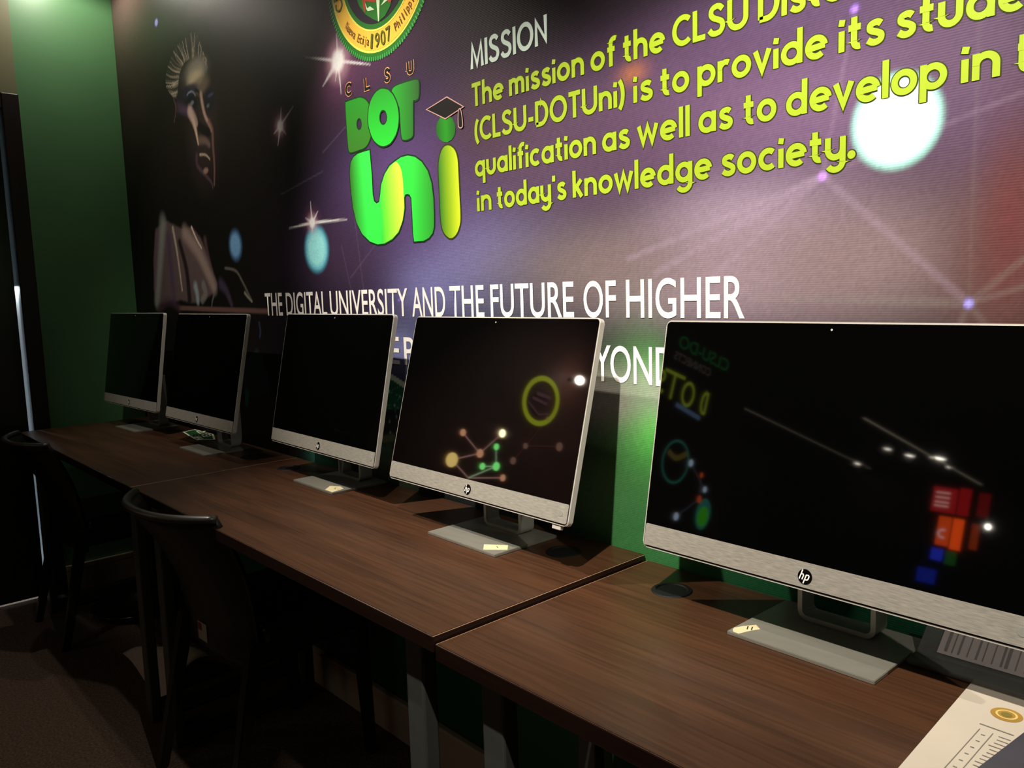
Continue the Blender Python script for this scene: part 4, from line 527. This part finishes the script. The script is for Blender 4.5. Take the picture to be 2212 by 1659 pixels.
# ------------------------------------------------------------------ all-in-one computers
CW, CH, ZB, CHIN = 0.586, 0.385, 0.0928, 0.0404
def rrect(w, h, r, n=6):
    P = []
    for cx_, cy_, a in ((w / 2 - r, h - r, 0), (-w / 2 + r, h - r, 90), (-w / 2 + r, r, 180), (w / 2 - r, r, 270)):
        P += [(cx_ + r * math.cos(math.radians(a + 90 * i / n)), cy_ + r * math.sin(math.radians(a + 90 * i / n))) for i in range(n + 1)]
    return P
def slab(P, y0, y1, bevel=0.0):
    bm = bmesh.new(); a = [bm.verts.new((x, y0, z)) for x, z in P]; b = [bm.verts.new((x, y1, z)) for x, z in P]
    n = len(P); fa = bm.faces.new(a); fb = bm.faces.new(b[::-1])
    for i in range(n): bm.faces.new((a[i], b[i], b[(i + 1) % n], a[(i + 1) % n]))
    if bevel: bmesh.ops.bevel(bm, geom=list(fa.edges) + list(fb.edges), offset=bevel, segments=2, affect='EDGES')
    bmesh.ops.recalc_face_normals(bm, faces=bm.faces); return bm
def shift(P, dz): return [(x, z + dz) for x, z in P]
def make_computer(loc, yaw, tilt, label, sticker=None, marks=(), dongle=False):
    t = thing('desktop_computer', label, 'computer', loc, yaw, 'all-in-one computers along the desks')
    piv = lambda o: (setattr(o, 'location', (0, 0, ZB)), setattr(o, 'rotation_euler', (-tilt, 0, 0)))
    c = link('screen_housing', mesh_of(slab(rrect(CW, CH, 0.009), 0.0, 0.012, 0.0012), 'screen_housing'), M_silver, t); piv(c)
    bm = bmesh.new()
    r1 = [bm.verts.new((x, 0.0118, z)) for x, z in shift(rrect(CW - .012, CH - .012, .01), .006)]; r2 = [bm.verts.new((x, 0.030, z)) for x, z in shift(rrect(CW - .10, CH - .09, .03), .05)]; r3 = [bm.verts.new((x, 0.036, z)) for x, z in shift(rrect(CW - .16, CH - .14, .03), .07)]
    for a, b in ((r1, r2), (r2, r3)):
        for i in range(len(a)): bm.faces.new((a[i], a[(i + 1) % len(a)], b[(i + 1) % len(a)], b[i]))
    bm.faces.new(r3); bm.faces.new(r1[::-1]); link('back_shell', mesh_of(bm, 'back_shell'), M_back, c)
    link('screen_glass', mesh_of(slab(shift(rrect(CW - .005, CH - .005, .007), .0025), -0.0009, 0.003), 'screen_glass'), M_glass, c)
    link('chin_panel', mesh_of(slab(shift(rrect(CW - .0075, CHIN - .0045, .003), .0045), -0.0016, 0.001, 0.0003), 'chin_panel'), M_brush, c)
    fr = (Vector((0, -0.0020, 0)), Vector((1, 0, 0)), Vector((0, 0, 1)))
    bm = slab(arc(0, CHIN * .5, .0108, .0108, 0, 350, 35), -0.0022, -0.0012); lg = link('maker_badge', mesh_of(bm, 'maker_badge'), M_logo, c)
    bm = bmesh.new(); f2 = (Vector((0, -0.0026, CHIN * .5)), Vector((1, 0, 0)), Vector((0, 0, 1))); k = .0108; sl = .30
    sk = lambda P: [((x + sl * z) * k, z * k) for x, z in P]
    ribbon(bm, sk([(-.62, .88), (-.62, -.42)]), .00085, f2); ribbon(bm, sk([(-.62, .20), (-.52, .30), (-.34, .30), (-.22, .16), (-.22, -.42)]), .00085, f2)
    ribbon(bm, sk([(.12, .30), (.12, -.90)]), .00085, f2); ribbon(bm, sk([(.12, .28), (.44, .28), (.56, .14), (.56, -.22), (.46, -.36), (.12, -.38)]), .00085, f2)
    link('badge_lettering', flat(bm), M_white_ink, lg)
    bm = slab(arc(CW / 2 - .021, CHIN * .5 + .002, .0058, .0058, 0, 345, 23), -0.0021, -0.001); link('power_button', mesh_of(bm, 'power_button'), M_bracket, c)
    bm = slab(arc(0, CH - .0115, .0016, .0016, 0, 330, 11), -0.0013, -0.0005); link('webcam', mesh_of(bm, 'webcam'), M_lens, c)
    # stand: square base plate and a U of flat bar that carries the housing
    prism('base_plate', [(-.1122, -.0225), (.1122, -.0225), (.1122, .150), (-.1122, .150)], 0.0, 0.0058, M_plate, t, 0.0008)
    bm = bmesh.new(); u0 = 0.061; th = 0.0075; zt = 0.215; out = [(-u0, zt)] + arc(-u0 + .016, .022, .016, .016, 180, 270, 6) + arc(u0 - .016, .022, .016, .016, 270, 360, 6) + [(u0, zt)]
    ins = [(-u0 + th, zt)] + arc(-u0 + .016, .022, .016 - th, .016 - th, 180, 270, 6) + arc(u0 - .016, .022, .016 - th, .016 - th, 270, 360, 6) + [(u0 - th, zt)]
    y0, y1 = 0.094, 0.132; rows = []
    for P in (out, ins): rows.append([[bm.verts.new((x, y, z)) for x, z in P] for y in (y0, y1)])
    (of, ob), (jf, jb) = rows
    for i in range(len(out) - 1):
        bm.faces.new((of[i], of[i + 1], jf[i + 1], jf[i])); bm.faces.new((ob[i + 1], ob[i], jb[i], jb[i + 1])); bm.faces.new((of[i + 1], of[i], ob[i], ob[i + 1])); bm.faces.new((jf[i], jf[i + 1], jb[i + 1], jb[i]))
    for i in (0, -1): bm.faces.new((of[i], jf[i], jb[i], ob[i]))
    link('stand_bracket', mesh_of(bm, 'stand_bracket'), M_bracket, t)
    ya = .125 * math.sin(tilt) + .025
    box('hinge_block', (0, (ya + .128) / 2, 0.205), (2 * u0 - .02, .128 - ya + .012, 0.03), M_back, t, 0.004)
    if sticker:
        s = prism('number_tag', sticker, 0.0060, 0.0064, M_tape, t); s['label'] = 'cream paper number tag'
        if marks:
            bm = bmesh.new(); f3 = (Vector((0, 0, 0.0066)), Vector((1, 0, 0)), Vector((0, 1, 0)))
            for P in marks: ribbon(bm, P, 0.0009, f3)
            link('tag_mark', flat(bm), M_mark, s)
    if dongle: o = box('usb_receiver', (CW / 2 - .030, 0.006, -0.004), (0.022, 0.008, 0.010), M_silver, c, 0.001)
    return t
make_computer((0.4023, -.1888, .75), .0374, .1529, 'silver and black all-in-one computer nearest the green wall, farthest away')
make_computer((1.1142, -.1872, .75), .0061, .2007, 'silver and black all-in-one computer with the green exit sign beneath its screen')
make_computer((1.8990, -.1582, .75), -.0211, .2072, 'silver all-in-one computer in the middle of the row, under the slogan word DIGITAL', [(.040, .011), (.066, .028), (.096, .021), (.108, -.019), (.068, -.019)], [[(.072, .012), (.076, .004)], [(.080, .006), (.086, .000)], [(.089, .012), (.093, .004)]])
make_computer((2.5884, -.1955, .75), -.0160, .2607, 'silver all-in-one computer reflecting the glowing molecule drawing and ring', [(.048, .0035), (.088, .034), (.109, .014), (.073, -.019)], [[(.078, .012), (.086, .009)]], True)
make_computer((3.3179, -.1719, .74), -.0143, .1882, 'large all-in-one computer in front at right, tag with two strokes on its base', [(-.110, -.006), (-.102, .010), (-.092, .026), (-.079, .016), (-.086, .002), (-.093, -.020), (-.103, -.0195), (-.108, -.013)], [[(-.0975, .0125), (-.0925, .0015)], [(-.0915, .0150), (-.0865, .0040)]])

# ------------------------------------------------------------------ chairs
def chair_shell(t0=-0.30, t1=1.0, nu=22, nv=14, th=0.012):
    bm = bmesh.new()
    def pt(u, v, off):
        z = 0.445 + v * 0.325; q = max(v, 0.0); hw = 0.188 + 0.032 * q; sag = 0.022 + 0.062 * q; yb = -0.158 - 0.162 * q + 0.02 * math.sin(q * math.pi)
        x = hw * u; y = yb + sag * (abs(u) ** 2.4) + off
        return (x, y, z)
    G = [[[bm.verts.new(pt(-1 + 2 * i / nu, t0 + (t1 - t0) * j / nv, o)) for i in range(nu + 1)] for j in range(nv + 1)] for o in (0, th)]
    for k in (0, 1):
        for j in range(nv):
            for i in range(nu):
                a, b, c, d = G[k][j][i], G[k][j][i + 1], G[k][j + 1][i + 1], G[k][j + 1][i]
                bm.faces.new((a, b, c, d) if k == 0 else (d, c, b, a))
    A, B = G
    ring = [(0, i) for i in range(nu + 1)] + [(j, nu) for j in range(1, nv + 1)] + [(nv, i) for i in range(nu - 1, -1, -1)] + [(j, 0) for j in range(nv - 1, 0, -1)]
    for q in range(len(ring)):
        (j, i), (j2, i2) = ring[q], ring[(q + 1) % len(ring)]; bm.faces.new((A[j][i], B[j][i], B[j2][i2], A[j2][i2]))
    return bm, pt
def make_chair(loc, rz, label, tagged=False):
    t = thing('side_chair', label, 'chair', loc, rz, 'dark chairs tucked under the desks')
    bm = bmesh.new(); add_box(bm, (0, 0.038, 0.445), (0.40, 0.32, 0.05), 0.02, 4); link('seat', mesh_of(bm, 'seat', True), M_vinyl, t)
    box('seat_frame', (0, 0.03, 0.395), (0.36, 0.31, 0.06), M_vinyl, t, 0.004)
    bm, pt = chair_shell(); b = link('backrest', mesh_of(bm, 'backrest', True), M_vinyl, t)
    bm = bmesh.new(); tube_bm(bm, [Vector(pt(-1 + 2 * i / 30, 1.0, 0.006)) for i in range(31)], 0.011, 0.010, 10); link('top_rail', mesh_of(bm, 'top_rail', True), M_rail, t)
    for sx in (-1, 1):
        for sy in (-1, 1):
            bm = bmesh.new(); y0, y1 = (-0.135, -0.232) if sy < 0 else (0.172, 0.184); x0, x1 = sx * 0.178, sx * 0.192
            v = []
            for (x, y, z, h) in ((x1, y1, 0.0, 0.013), (x0, y0, 0.43, 0.019)): v.append([bm.verts.new((x + a * h, y + c * h, z)) for a, c in ((-1, -1), (1, -1), (1, 1), (-1, 1))])
            for k in range(4): bm.faces.new((v[0][k], v[0][(k + 1) % 4], v[1][(k + 1) % 4], v[1][k]))
            bm.faces.new(v[0][::-1]); bm.faces.new(v[1]); bmesh.ops.bevel(bm, geom=list(bm.edges), offset=0.004, segments=2, affect='EDGES')
            link('leg', mesh_of(bm, 'leg'), M_vinyl, t)
    if tagged:
        bm = bmesh.new(); vs = [bm.verts.new(pt(u, v, -0.0012)) for u, v in ((-.40, -.20), (-.12, -.20), (-.12, -.05), (-.40, -.05))]; f = bm.faces.new(vs); f.material_index = 0
        vs = [bm.verts.new(pt(u, v, -0.0020)) for u, v in ((-.38, -.12), (-.28, -.12), (-.28, -.06), (-.38, -.06))]; f = bm.faces.new(vs); f.material_index = 1
        link('inventory_sticker', flat(bm), [M_paper, mat('red_sticker_print', (150, 40, 40), 0.6, noise=20, amt=0.1)], b)['label'] = 'small white sticker with a red corner'
    return t
make_chair((1.838, -0.308, 0), math.radians(5), 'dark curved-back chair in front, with a small sticker low on its back', True)
make_chair((0.445, -0.320, 0), math.radians(1), 'dark chair tucked under the desk end beside the door')

# ------------------------------------------------------------------ things on the desks and floor
# exit sign plate lying on the desk
M_sgn = mat('green_sign_plate', (34, 78, 40), 0.4, noise=20, amt=0.06); M_sgw = mat('white_sign_print', (226, 232, 206), 0.5, noise=20, amt=0.03)
sg = thing('exit_sign', 'small green and white fire exit sign lying on the desk', 'sign', (0.795, -0.058, 0.7505), 0)
P = [(-.120, -.018), (-.140, .034), (.030, .038), (.150, -.004), (.112, -.050), (.050, -.043)]
prism('sign_plate', P, 0.0, 0.0030, M_sgn, sg)
bm = bmesh.new(); f3 = (Vector((0, 0, 0.0034)), Vector((1, 0, 0)), Vector((0, 1, 0))); ribbon(bm, P, 0.0035, f3, True); link('sign_border', flat(bm), M_sgw, sg)
a = math.radians(168); ex = Vector((math.cos(a), math.sin(a), 0)); ey = Vector((-math.sin(a), math.cos(a), 0))
ms = [text_mesh('FIRE', (-.105, .0, .004, .030), (Vector((0, 0, 0.0034)), ex, ey), 0.01), text_mesh('EXIT', (-.060, .100, -.034, -.003), (Vector((0, 0, 0.0034)), ex, ey), 0.01)]
join('sign_lettering', ms, M_sgw, sg)
# printed sheet
ps = thing('printed_sheet', 'white printed sheet with a gold seal and a table on the front desk', 'paper', (3.516, -0.091, 0.7405), 0)
prism('sheet', [(0, 0), (.245, -.006), (.255, -.300), (.012, -.297)], 0.0, 0.0012, M_paper, ps)
f3 = (Vector((0, 0, 0.0016)), Vector((1, 0, 0)), Vector((0, 1, 0)))
bm = bmesh.new(); disc(bm, (.058, -.071), .017, .017, f3, 0); f4 = (Vector((0, 0, 0.0019)), Vector((1, 0, 0)), Vector((0, 1, 0))); ribbon(bm, arc(.058, -.071, .0105, .0105, 0, 360), .0012, f4, True, 1); disc(bm, (.058, -.071), .006, .006, f4, 2)
link('seal_print', flat(bm), [M_gold, mat('pale_gold_print', (214, 190, 120), 0.6, noise=20, amt=0.05), mat('olive_gold_print', (120, 110, 50), 0.6, noise=20, amt=0.05)], ps)
bm = bmesh.new(); rnd = random.Random(5)
for i in range(4): ribbon(bm, [(.042 + i * .045, -.114 - i * .0012), (.042 + i * .045 + .036, -.115 - i * .0012)], .0012, f3)
for x in (.046, .060, .082): ribbon(bm, [(x, -.126), (x, -.280)], .0005, f3)
for i in range(17):
    y = -.129 - i * .0088; ribbon(bm, [(.064 + rnd.uniform(0, .004), y), (.079, y)], .0009, f3); ribbon(bm, [(.086, y), (.086 + rnd.uniform(.05, .11), y - .001)], .0010, f3)
    if i % 2: ribbon(bm, [(.051, y), (.055, y)], .0010, f3)
link('sheet_print', flat(bm), mat('grey_sheet_ink', (112, 106, 100), 0.7, noise=12, amt=0.1), ps)
# dark folder over the lower right corner of the sheet
fd = thing('dark_folder', 'dark grey folder overlapping the printed sheet', 'folder', (3.602, -0.29, 0.7425), 0)
prism('cover', [(-.012, -.028), (.004, .105), (.02, .145), (.26, .145), (.26, -.24), (.02, -.24)], 0.0, 0.008, mat('dark_grey_folder', (64, 62, 70), 0.55, noise=30, amt=0.08), fd, 0.001)
# clear plastic sleeve with printed strips, propped behind the base of the front computer
pe = thing('plastic_sleeve', 'smoky clear plastic sleeve of printed slips behind the front computer', 'plastic sleeve', (3.585, -0.045, 0.741), 0)
M_clear = mat('smoky_clear_plastic', (92, 94, 90), 0.2, noise=20, amt=0.1)
nt = M_clear.node_tree; nt.nodes['Principled BSDF'].inputs['Alpha'].default_value = 0.55
bm = bmesh.new(); R = Matrix.Rotation(math.radians(38), 3, 'X'); add_box(bm, (0.02, 0.0, 0.026), (0.34, 0.070, 0.004), 0.0012, 2, R); add_box(bm, (0.0, -0.042, 0.005), (0.30, 0.045, 0.008), 0.003)
link('sleeve', mesh_of(bm, 'sleeve'), M_clear, pe)
ex = Vector((1, 0, 0)); ey = Vector((0, math.cos(math.radians(38)), math.sin(math.radians(38)))); nrm = ex.cross(ey)
M_slip = mat('grey_slip_paper', (150, 142, 140), 0.7, noise=20, amt=0.05)
bm = bmesh.new(); o_ = Vector((0.02, 0, 0.026)) + nrm * 0.0026; fr = (o_, ex, ey); fr2 = (o_ + nrm * 0.0004, ex, ey)
ribbon(bm, [(-.145, 0), (.16, 0)], .027, fr, False, 0)
x = -.135
while x < .12:
    w_ = rnd.choice((.0008, .0014, .002)); ribbon(bm, [(x, -.022), (x, .022)], w_, fr2, False, 1); x += rnd.choice((.006, .008, .011, .02))
link('slip_print', flat(bm), [M_slip, mat('pale_slip_ink', (104, 98, 98), 0.7, noise=12, amt=0.1)], pe)
# curled white foam sheet on the floor by the desk leg
bm = bmesh.new(); nu, nv = 16, 12; G = []
for j in range(nv + 1):
    v = j / nv; row = []
    for i in range(nu + 1):
        u = i / nu; x = 0.835 + 0.46 * u + 0.10 * v * (1 - u); y = -0.410 + 0.17 * v * (0.45 + 0.55 * u) - 0.02 * u; z = 0.006 + 0.095 * math.sin(v * math.pi * .62) * (0.25 + 0.75 * min(1, u * 2.2)) + 0.01 * math.sin(6 * u + 3 * v)
        row.append((x, y, z))
    G.append(row)
top = [[bm.verts.new(p) for p in r] for r in G]; bot = [[bm.verts.new((p[0], p[1] + .003, p[2] - .005)) for p in r] for r in G]
for j in range(nv):
    for i in range(nu):
        bm.faces.new((top[j][i], top[j][i + 1], top[j + 1][i + 1], top[j + 1][i])); bm.faces.new((bot[j + 1][i], bot[j + 1][i + 1], bot[j][i + 1], bot[j][i]))
rg_ = [(0, i) for i in range(nu + 1)] + [(j, nu) for j in range(1, nv + 1)] + [(nv, i) for i in range(nu - 1, -1, -1)] + [(j, 0) for j in range(nv - 1, 0, -1)]
for q in range(len(rg_)):
    (j, i), (j2, i2) = rg_[q], rg_[(q + 1) % len(rg_)]; bm.faces.new((top[j][i], bot[j][i], bot[j2][i2], top[j2][i2]))
fs = link('foam_sheet', mesh_of(bm, 'foam_sheet', True), mat('white_foam_sheet', (224, 208, 192), 0.6, noise=20, amt=0.05))
tag(fs, 'curled white packing sheet on the floor beside the desk leg', 'packing sheet')
# shallow tray
bm = bmesh.new(); r = lathe_bm(bm, [(0.0005, 0.004), (0.13, 0.004), (0.162, 0.034), (0.167, 0.036), (0.168, 0.032), (0.138, 0.0), (0.0005, 0.0)], 48)
tr = link('round_tray', mesh_of(bm, 'round_tray', True), mat('dark_glossy_plastic', (40, 42, 38), 0.22, noise=20, amt=0.1)); tr.location = (0.43, -0.235, 0.0)
tag(tr, 'shallow dark round plastic tray on the floor under the desk', 'tray')

# ------------------------------------------------------------------ things in the rest of the room (seen in the dark screens)
M_emit = mat('lamp_face', (255, 244, 220), 0.5, emit=(255, 238, 205), es=14)
for i, (l, t, p, s, b) in enumerate(SPOTS):
    o = thing('track_spotlight', ['black track spotlight aimed at the right of the mural', 'black track spotlight aimed at the logo on the mural', 'black track spotlight pointing straight down over the far desk', 'black pendant spotlight low in the corner beside the green wall', 'black track spotlight at the right end aimed along the desks', 'black track spotlight aimed at the maroon wall', 'black track spotlight aimed at the statue portrait on the mural'][i], 'spotlight', l, 0, 'ceiling spotlights along the mural')
    q = (Vector(t) - Vector(l)).to_track_quat('-Z', 'Y').to_euler()
    bm = bmesh.new(); r = lathe_bm(bm, [(0.036, 0.012), (0.042, 0.0), (0.045, 0.0), (0.045, 0.11), (0.03, 0.13)], 28); bm.faces.new(r[-1]); h = link('lamp_head', mesh_of(bm, 'lamp_head', True), M_black, o); h.rotation_euler = q
    bm = bmesh.new(); tube_bm(bm, [(0, 0, 0.09), (0, 0, CEIL - l[2])], 0.008); link('stem', mesh_of(bm, 'stem', True), M_black, o)
    box('track_adapter', (0, 0, CEIL - l[2] - 0.015), (0.14, 0.035, 0.03), M_black, o, 0.004)
# drawings on the far part of the left wall, with emission added
R4, R5 = D['R4'], D['R5']
def lw(p, x=0.012): return Vector((x, p[1], p[2]))
LW = lambda x: (Vector((x, 0, 0)), Vector((0, 1, 0)), Vector((0, 0, 1)))
def em(name, c, s): return mat(name, tuple(int(v * .6) for v in c), 0.5, emit=c, es=s, noise=20, amt=0.02)
mol = thing('molecule_sign', 'lit molecule drawing of pale and green dots on the left wall', 'sign', (0, 0, 0), 0)
yz = lambda k, T=R4: (T[k][1], T[k][2])
def dots(name, items, c, s, parent, T=R4):
    m = em('lit_' + name, c, s)
    for k, r in items:
        bm = bmesh.new(); disc(bm, yz(k, T), r, r, LW(0.012)); link(name, flat(bm), m, parent)
def rods(name, items, c, s, parent, wd=0.0032, T=R4):
    m = em('lit_' + name, c, s)
    for a, b in items:
        bm = bmesh.new(); ribbon(bm, [yz(a, T), yz(b, T)], wd, LW(0.010)); link(name, flat(bm), m, parent)
dots('cream_dot', [('b', .026)], (255, 244, 190), 16, mol); dots('tan_dot', [('c', .027), ('a', .022), ('k', .022)], (220, 160, 120), 4.5, mol); dots('gold_dot', [('d', .045)], (220, 190, 110), 6, mol)
dots('green_dot', [('e', .021), ('f', .028), ('g', .022)], (120, 230, 120), 7, mol); dots('dim_dot', [('l', .02), ('m', .03), ('n', .024), ('p', .015)], (190, 140, 120), 1.6, mol)
rods('pale_rod', [('a', 'c'), ('b', 'c'), ('d', 'c'), ('d', 'h'), ('h', 'k')], (200, 150, 140), 3.0, mol); rods('green_rod', [('e', 'f'), ('g', 'f'), ('f', 'h')], (170, 210, 160), 4.0, mol); rods('dim_rod', [('p', 'l'), ('l', 'm'), ('l', 'n')], (150, 80, 80), 0.9, mol)
rg = thing('ring_sign', 'lit yellow-green ring sign on the left wall', 'sign', lw(R4['ringc'], 0), 0)  # wall print made emissive so its reflection reads bright
bm = bmesh.new(); lx = .5 * abs(R4['ringl'][1] - R4['ringr'][1]); ribbon(bm, arc(0, 0, .150, .150, 0, 360, 48), .017, LW(0.012), True); link('ring', flat(bm), em('lit_ring', (190, 200, 40), 2.4), rg)
bm = bmesh.new(); ribbon(bm, [(-.10, -.05), (-.02, -.09), (.10, -.05)], .006, LW(0.012)); ribbon(bm, [(-.07, .05), (.06, .03)], .012, LW(0.012)); ribbon(bm, [(-.06, .0), (.08, -.01)], .010, LW(0.012)); link('emblem', flat(bm), em('lit_emblem', (150, 100, 110), 0.9), rg)
o = thing('wall_spotlight', 'small lit spotlight on the left wall above the ring sign', 'spotlight', lw(R4['lamp'], 0), 0)
bm = bmesh.new(); tube_bm(bm, [(0.0, 0, 0), (0.07, 0, 0)], 0.012); link('arm', mesh_of(bm, 'arm', True), M_black, o)
bm = bmesh.new(); bmesh.ops.create_uvsphere(bm, u_segments=20, v_segments=12, radius=0.030, matrix=Matrix.Translation((0.10, 0, 0))); link('lamp_face', mesh_of(bm, 'lamp_face', True), em('lit_bulb', (255, 236, 215), 42), o)
bn = thing('connect_sign', 'lit dot letters and round emblem farther along the left wall', 'sign', (0, 0, 0), 0)  # wall lettering given its own glow for the screen reflection
fr = LW(0.012)
bm = bmesh.new()
for ch, k0, k1, x0, x1 in (('D', 'Dt', 'Db', R5['Dl'][1] - .07, R5['Dr'][1]), ('O', 'Ot', 'Ob', R5['Ot'][1] + .085, R5['Ot'][1] - .085), ('T', 'Tt', 'Tb', R5['Tl'][1] + .07, R5['Tb'][1] - .08), ('S', 'St', 'Tb', -3.74, -3.86)):
    lo, hi = min(x0, x1), max(x0, x1); z0, z1 = R5[k1][2], R5[k0][2]; stroke_word(bm, ch, lo, hi, z0, z1 - z0, .013, fr)
link('dot_lettering', flat(bm), em('lit_dots', (170, 190, 50), 1.5), bn)
ms = [text_mesh('CONNECTS', (-4.40, -3.90, 2.185, 2.25), fr)]; join('connect_lettering', ms, em('lit_connect', (120, 110, 100), 0.9), bn)
ms = [text_mesh('CLSU-DO', (-4.62, -3.92, 2.29, 2.39), fr)]; join('initial_lettering', ms, em('lit_initials', (40, 150, 70), 0.6), bn)
bm = bmesh.new(); ribbon(bm, [(-4.39, 1.83), (-4.05, 1.86)], .018, fr); link('strap_line', flat(bm), em('lit_strap', (120, 150, 190), 1.0), bn)
bm = bmesh.new(); ribbon(bm, arc(R5['ring'][1], R5['ring'][2], .165, .165, 0, 360, 44), .010, fr, True); link('ring', flat(bm), em('lit_teal_ring', (60, 150, 130), 1.0), bn)
bm = bmesh.new(); ribbon(bm, catmull([(R5['ring'][1] - .13, R5['ring'][2] + .10), (R5['ring'][1], R5['ring'][2] + .03), (R5['ring'][1] + .12, R5['ring'][2] + .06)], 4, False), .022, fr); link('emblem', flat(bm), em('lit_gold_emblem', (140, 120, 50), 1.0), bn)
dots('white_dot', [('w1', .03), ('w2', .026), ('w3', .032)], (190, 210, 230), 2.6, bn, R5); dots('orange_dot', [('o1', .022), ('o2', .03)], (230, 90, 40), 2.0, bn, R5); rods('rod', [('w1', 'w2'), ('o1', 'o2'), ('w3', 'o2')], (120, 120, 140), 0.8, bn, 0.004, R5)
bm = bmesh.new(); disc(bm, yz('oval', R5), .10, .13, fr); link('teal_oval', flat(bm), em('lit_teal_oval', (50, 130, 120), 1.6), bn); bm = bmesh.new(); disc(bm, (R5['oval'][1], R5['oval'][2] - .02), .075, .085, LW(0.014)); link('green_oval', flat(bm), em('lit_green_oval', (70, 190, 30), 1.6), bn)
# downlights over the far hall
for i, (x, y, r) in enumerate(((-1.62, -11.5, .06), (-1.42, -11.85, .07), (-0.97, -11.76, .11), (-1.05, -12.49, .06), (-2.96, -13.48, .08))):
    o = thing('ceiling_downlight', 'round ceiling downlight over the far hall', 'ceiling light', (x, y, CEIL), 0, 'downlights over the far hall')
    bm = bmesh.new(); lathe_bm(bm, [(r, -0.02), (r + .02, -0.02), (r + .02, 0.0)], 28); link('trim_ring', mesh_of(bm, 'trim_ring'), M_white, o)
    bm = bmesh.new(); disc(bm, (0, 0), r, r, (Vector((0, 0, -0.012)), Vector((1, 0, 0)), Vector((0, -1, 0)))); link('diffuser', flat(bm), em('lit_diffuser', (255, 246, 230), 30), o)
for x, ya, yb, es in ((-1.03, -9.3, -13.9, 0.9), (-2.92, -9.2, -13.9, 0.45)):  # plain ceiling rails; emission added in place of lamplight falling on them
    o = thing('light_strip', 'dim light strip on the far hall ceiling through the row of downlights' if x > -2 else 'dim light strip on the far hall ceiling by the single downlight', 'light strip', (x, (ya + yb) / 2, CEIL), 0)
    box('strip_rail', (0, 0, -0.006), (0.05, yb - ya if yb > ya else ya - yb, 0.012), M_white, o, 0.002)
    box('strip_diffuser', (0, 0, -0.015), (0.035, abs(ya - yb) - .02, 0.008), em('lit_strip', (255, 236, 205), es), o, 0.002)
# lit display stand at Y = -8
ds = thing('display_stand', 'lit red and orange display panels in the far hall', 'display', (0.70, -8.0, 0), 0)
FY = (Vector((0, 0, 0)), Vector((1, 0, 0)), Vector((0, 0, 1)))
box('frame', (0.0, -0.06, 1.05), (0.62, 0.06, 2.10), M_black, ds, 0.005)
def panel(name, x0, x1, z0, z1, c, s): return box(name, ((x0 + x1) / 2, -0.02, (z0 + z1) / 2), (x1 - x0, 0.02, z1 - z0), em('lit_' + name, c, s), ds, 0.002)
panel('red_panel', -.22, .015, 1.80, 2.06, (190, 20, 26), 2.4); panel('red_panel', .035, .14, 1.80, 2.08, (190, 20, 26), 2.2); panel('red_panel', .22, .32, 1.82, 2.06, (150, 16, 20), 1.6)
panel('orange_panel', -.12, .0, 1.46, 1.76, (240, 80, 20), 3.2); panel('orange_panel', .02, .12, 1.44, 1.76, (255, 84, 20), 4.2); panel('orange_panel', .20, .27, 1.48, 1.74, (200, 70, 24), 1.6)
panel('blue_panel', -.14, -.03, 1.30, 1.42, (40, 60, 220), 2.6); panel('blue_panel', -.24, -.06, 1.05, 1.20, (30, 50, 190), 1.6); panel('green_panel', 0, .10, 1.28, 1.42, (40, 120, 40), 1.2)
bm = bmesh.new()
for z0 in (2.0, 1.95, 1.90, 1.86): ribbon(bm, [(-.19, z0), (-.05, z0 + .004)], .009, (Vector((0, -.008, 0)), Vector((1, 0, 0)), Vector((0, 0, 1))))
ribbon(bm, arc(-.06, 1.58, .04, .04, 60, 300), .012, (Vector((0, -.008, 0)), Vector((1, 0, 0)), Vector((0, 0, 1)))); link('panel_print', flat(bm), em('lit_print', (255, 190, 180), 3), ds)
bm = bmesh.new(); tube_bm(bm, [(0.385, 0.1, 1.72), (0.385, -0.06, 1.72)], 0.012); link('lamp_arm', mesh_of(bm, 'lamp_arm', True), M_black, ds)
bm = bmesh.new(); bmesh.ops.create_uvsphere(bm, u_segments=16, v_segments=10, radius=0.028, matrix=Matrix.Translation((0.385, 0.12, 1.72))); link('lamp_face', mesh_of(bm, 'lamp_face', True), em('lit_display_bulb', (255, 246, 230), 30), ds)
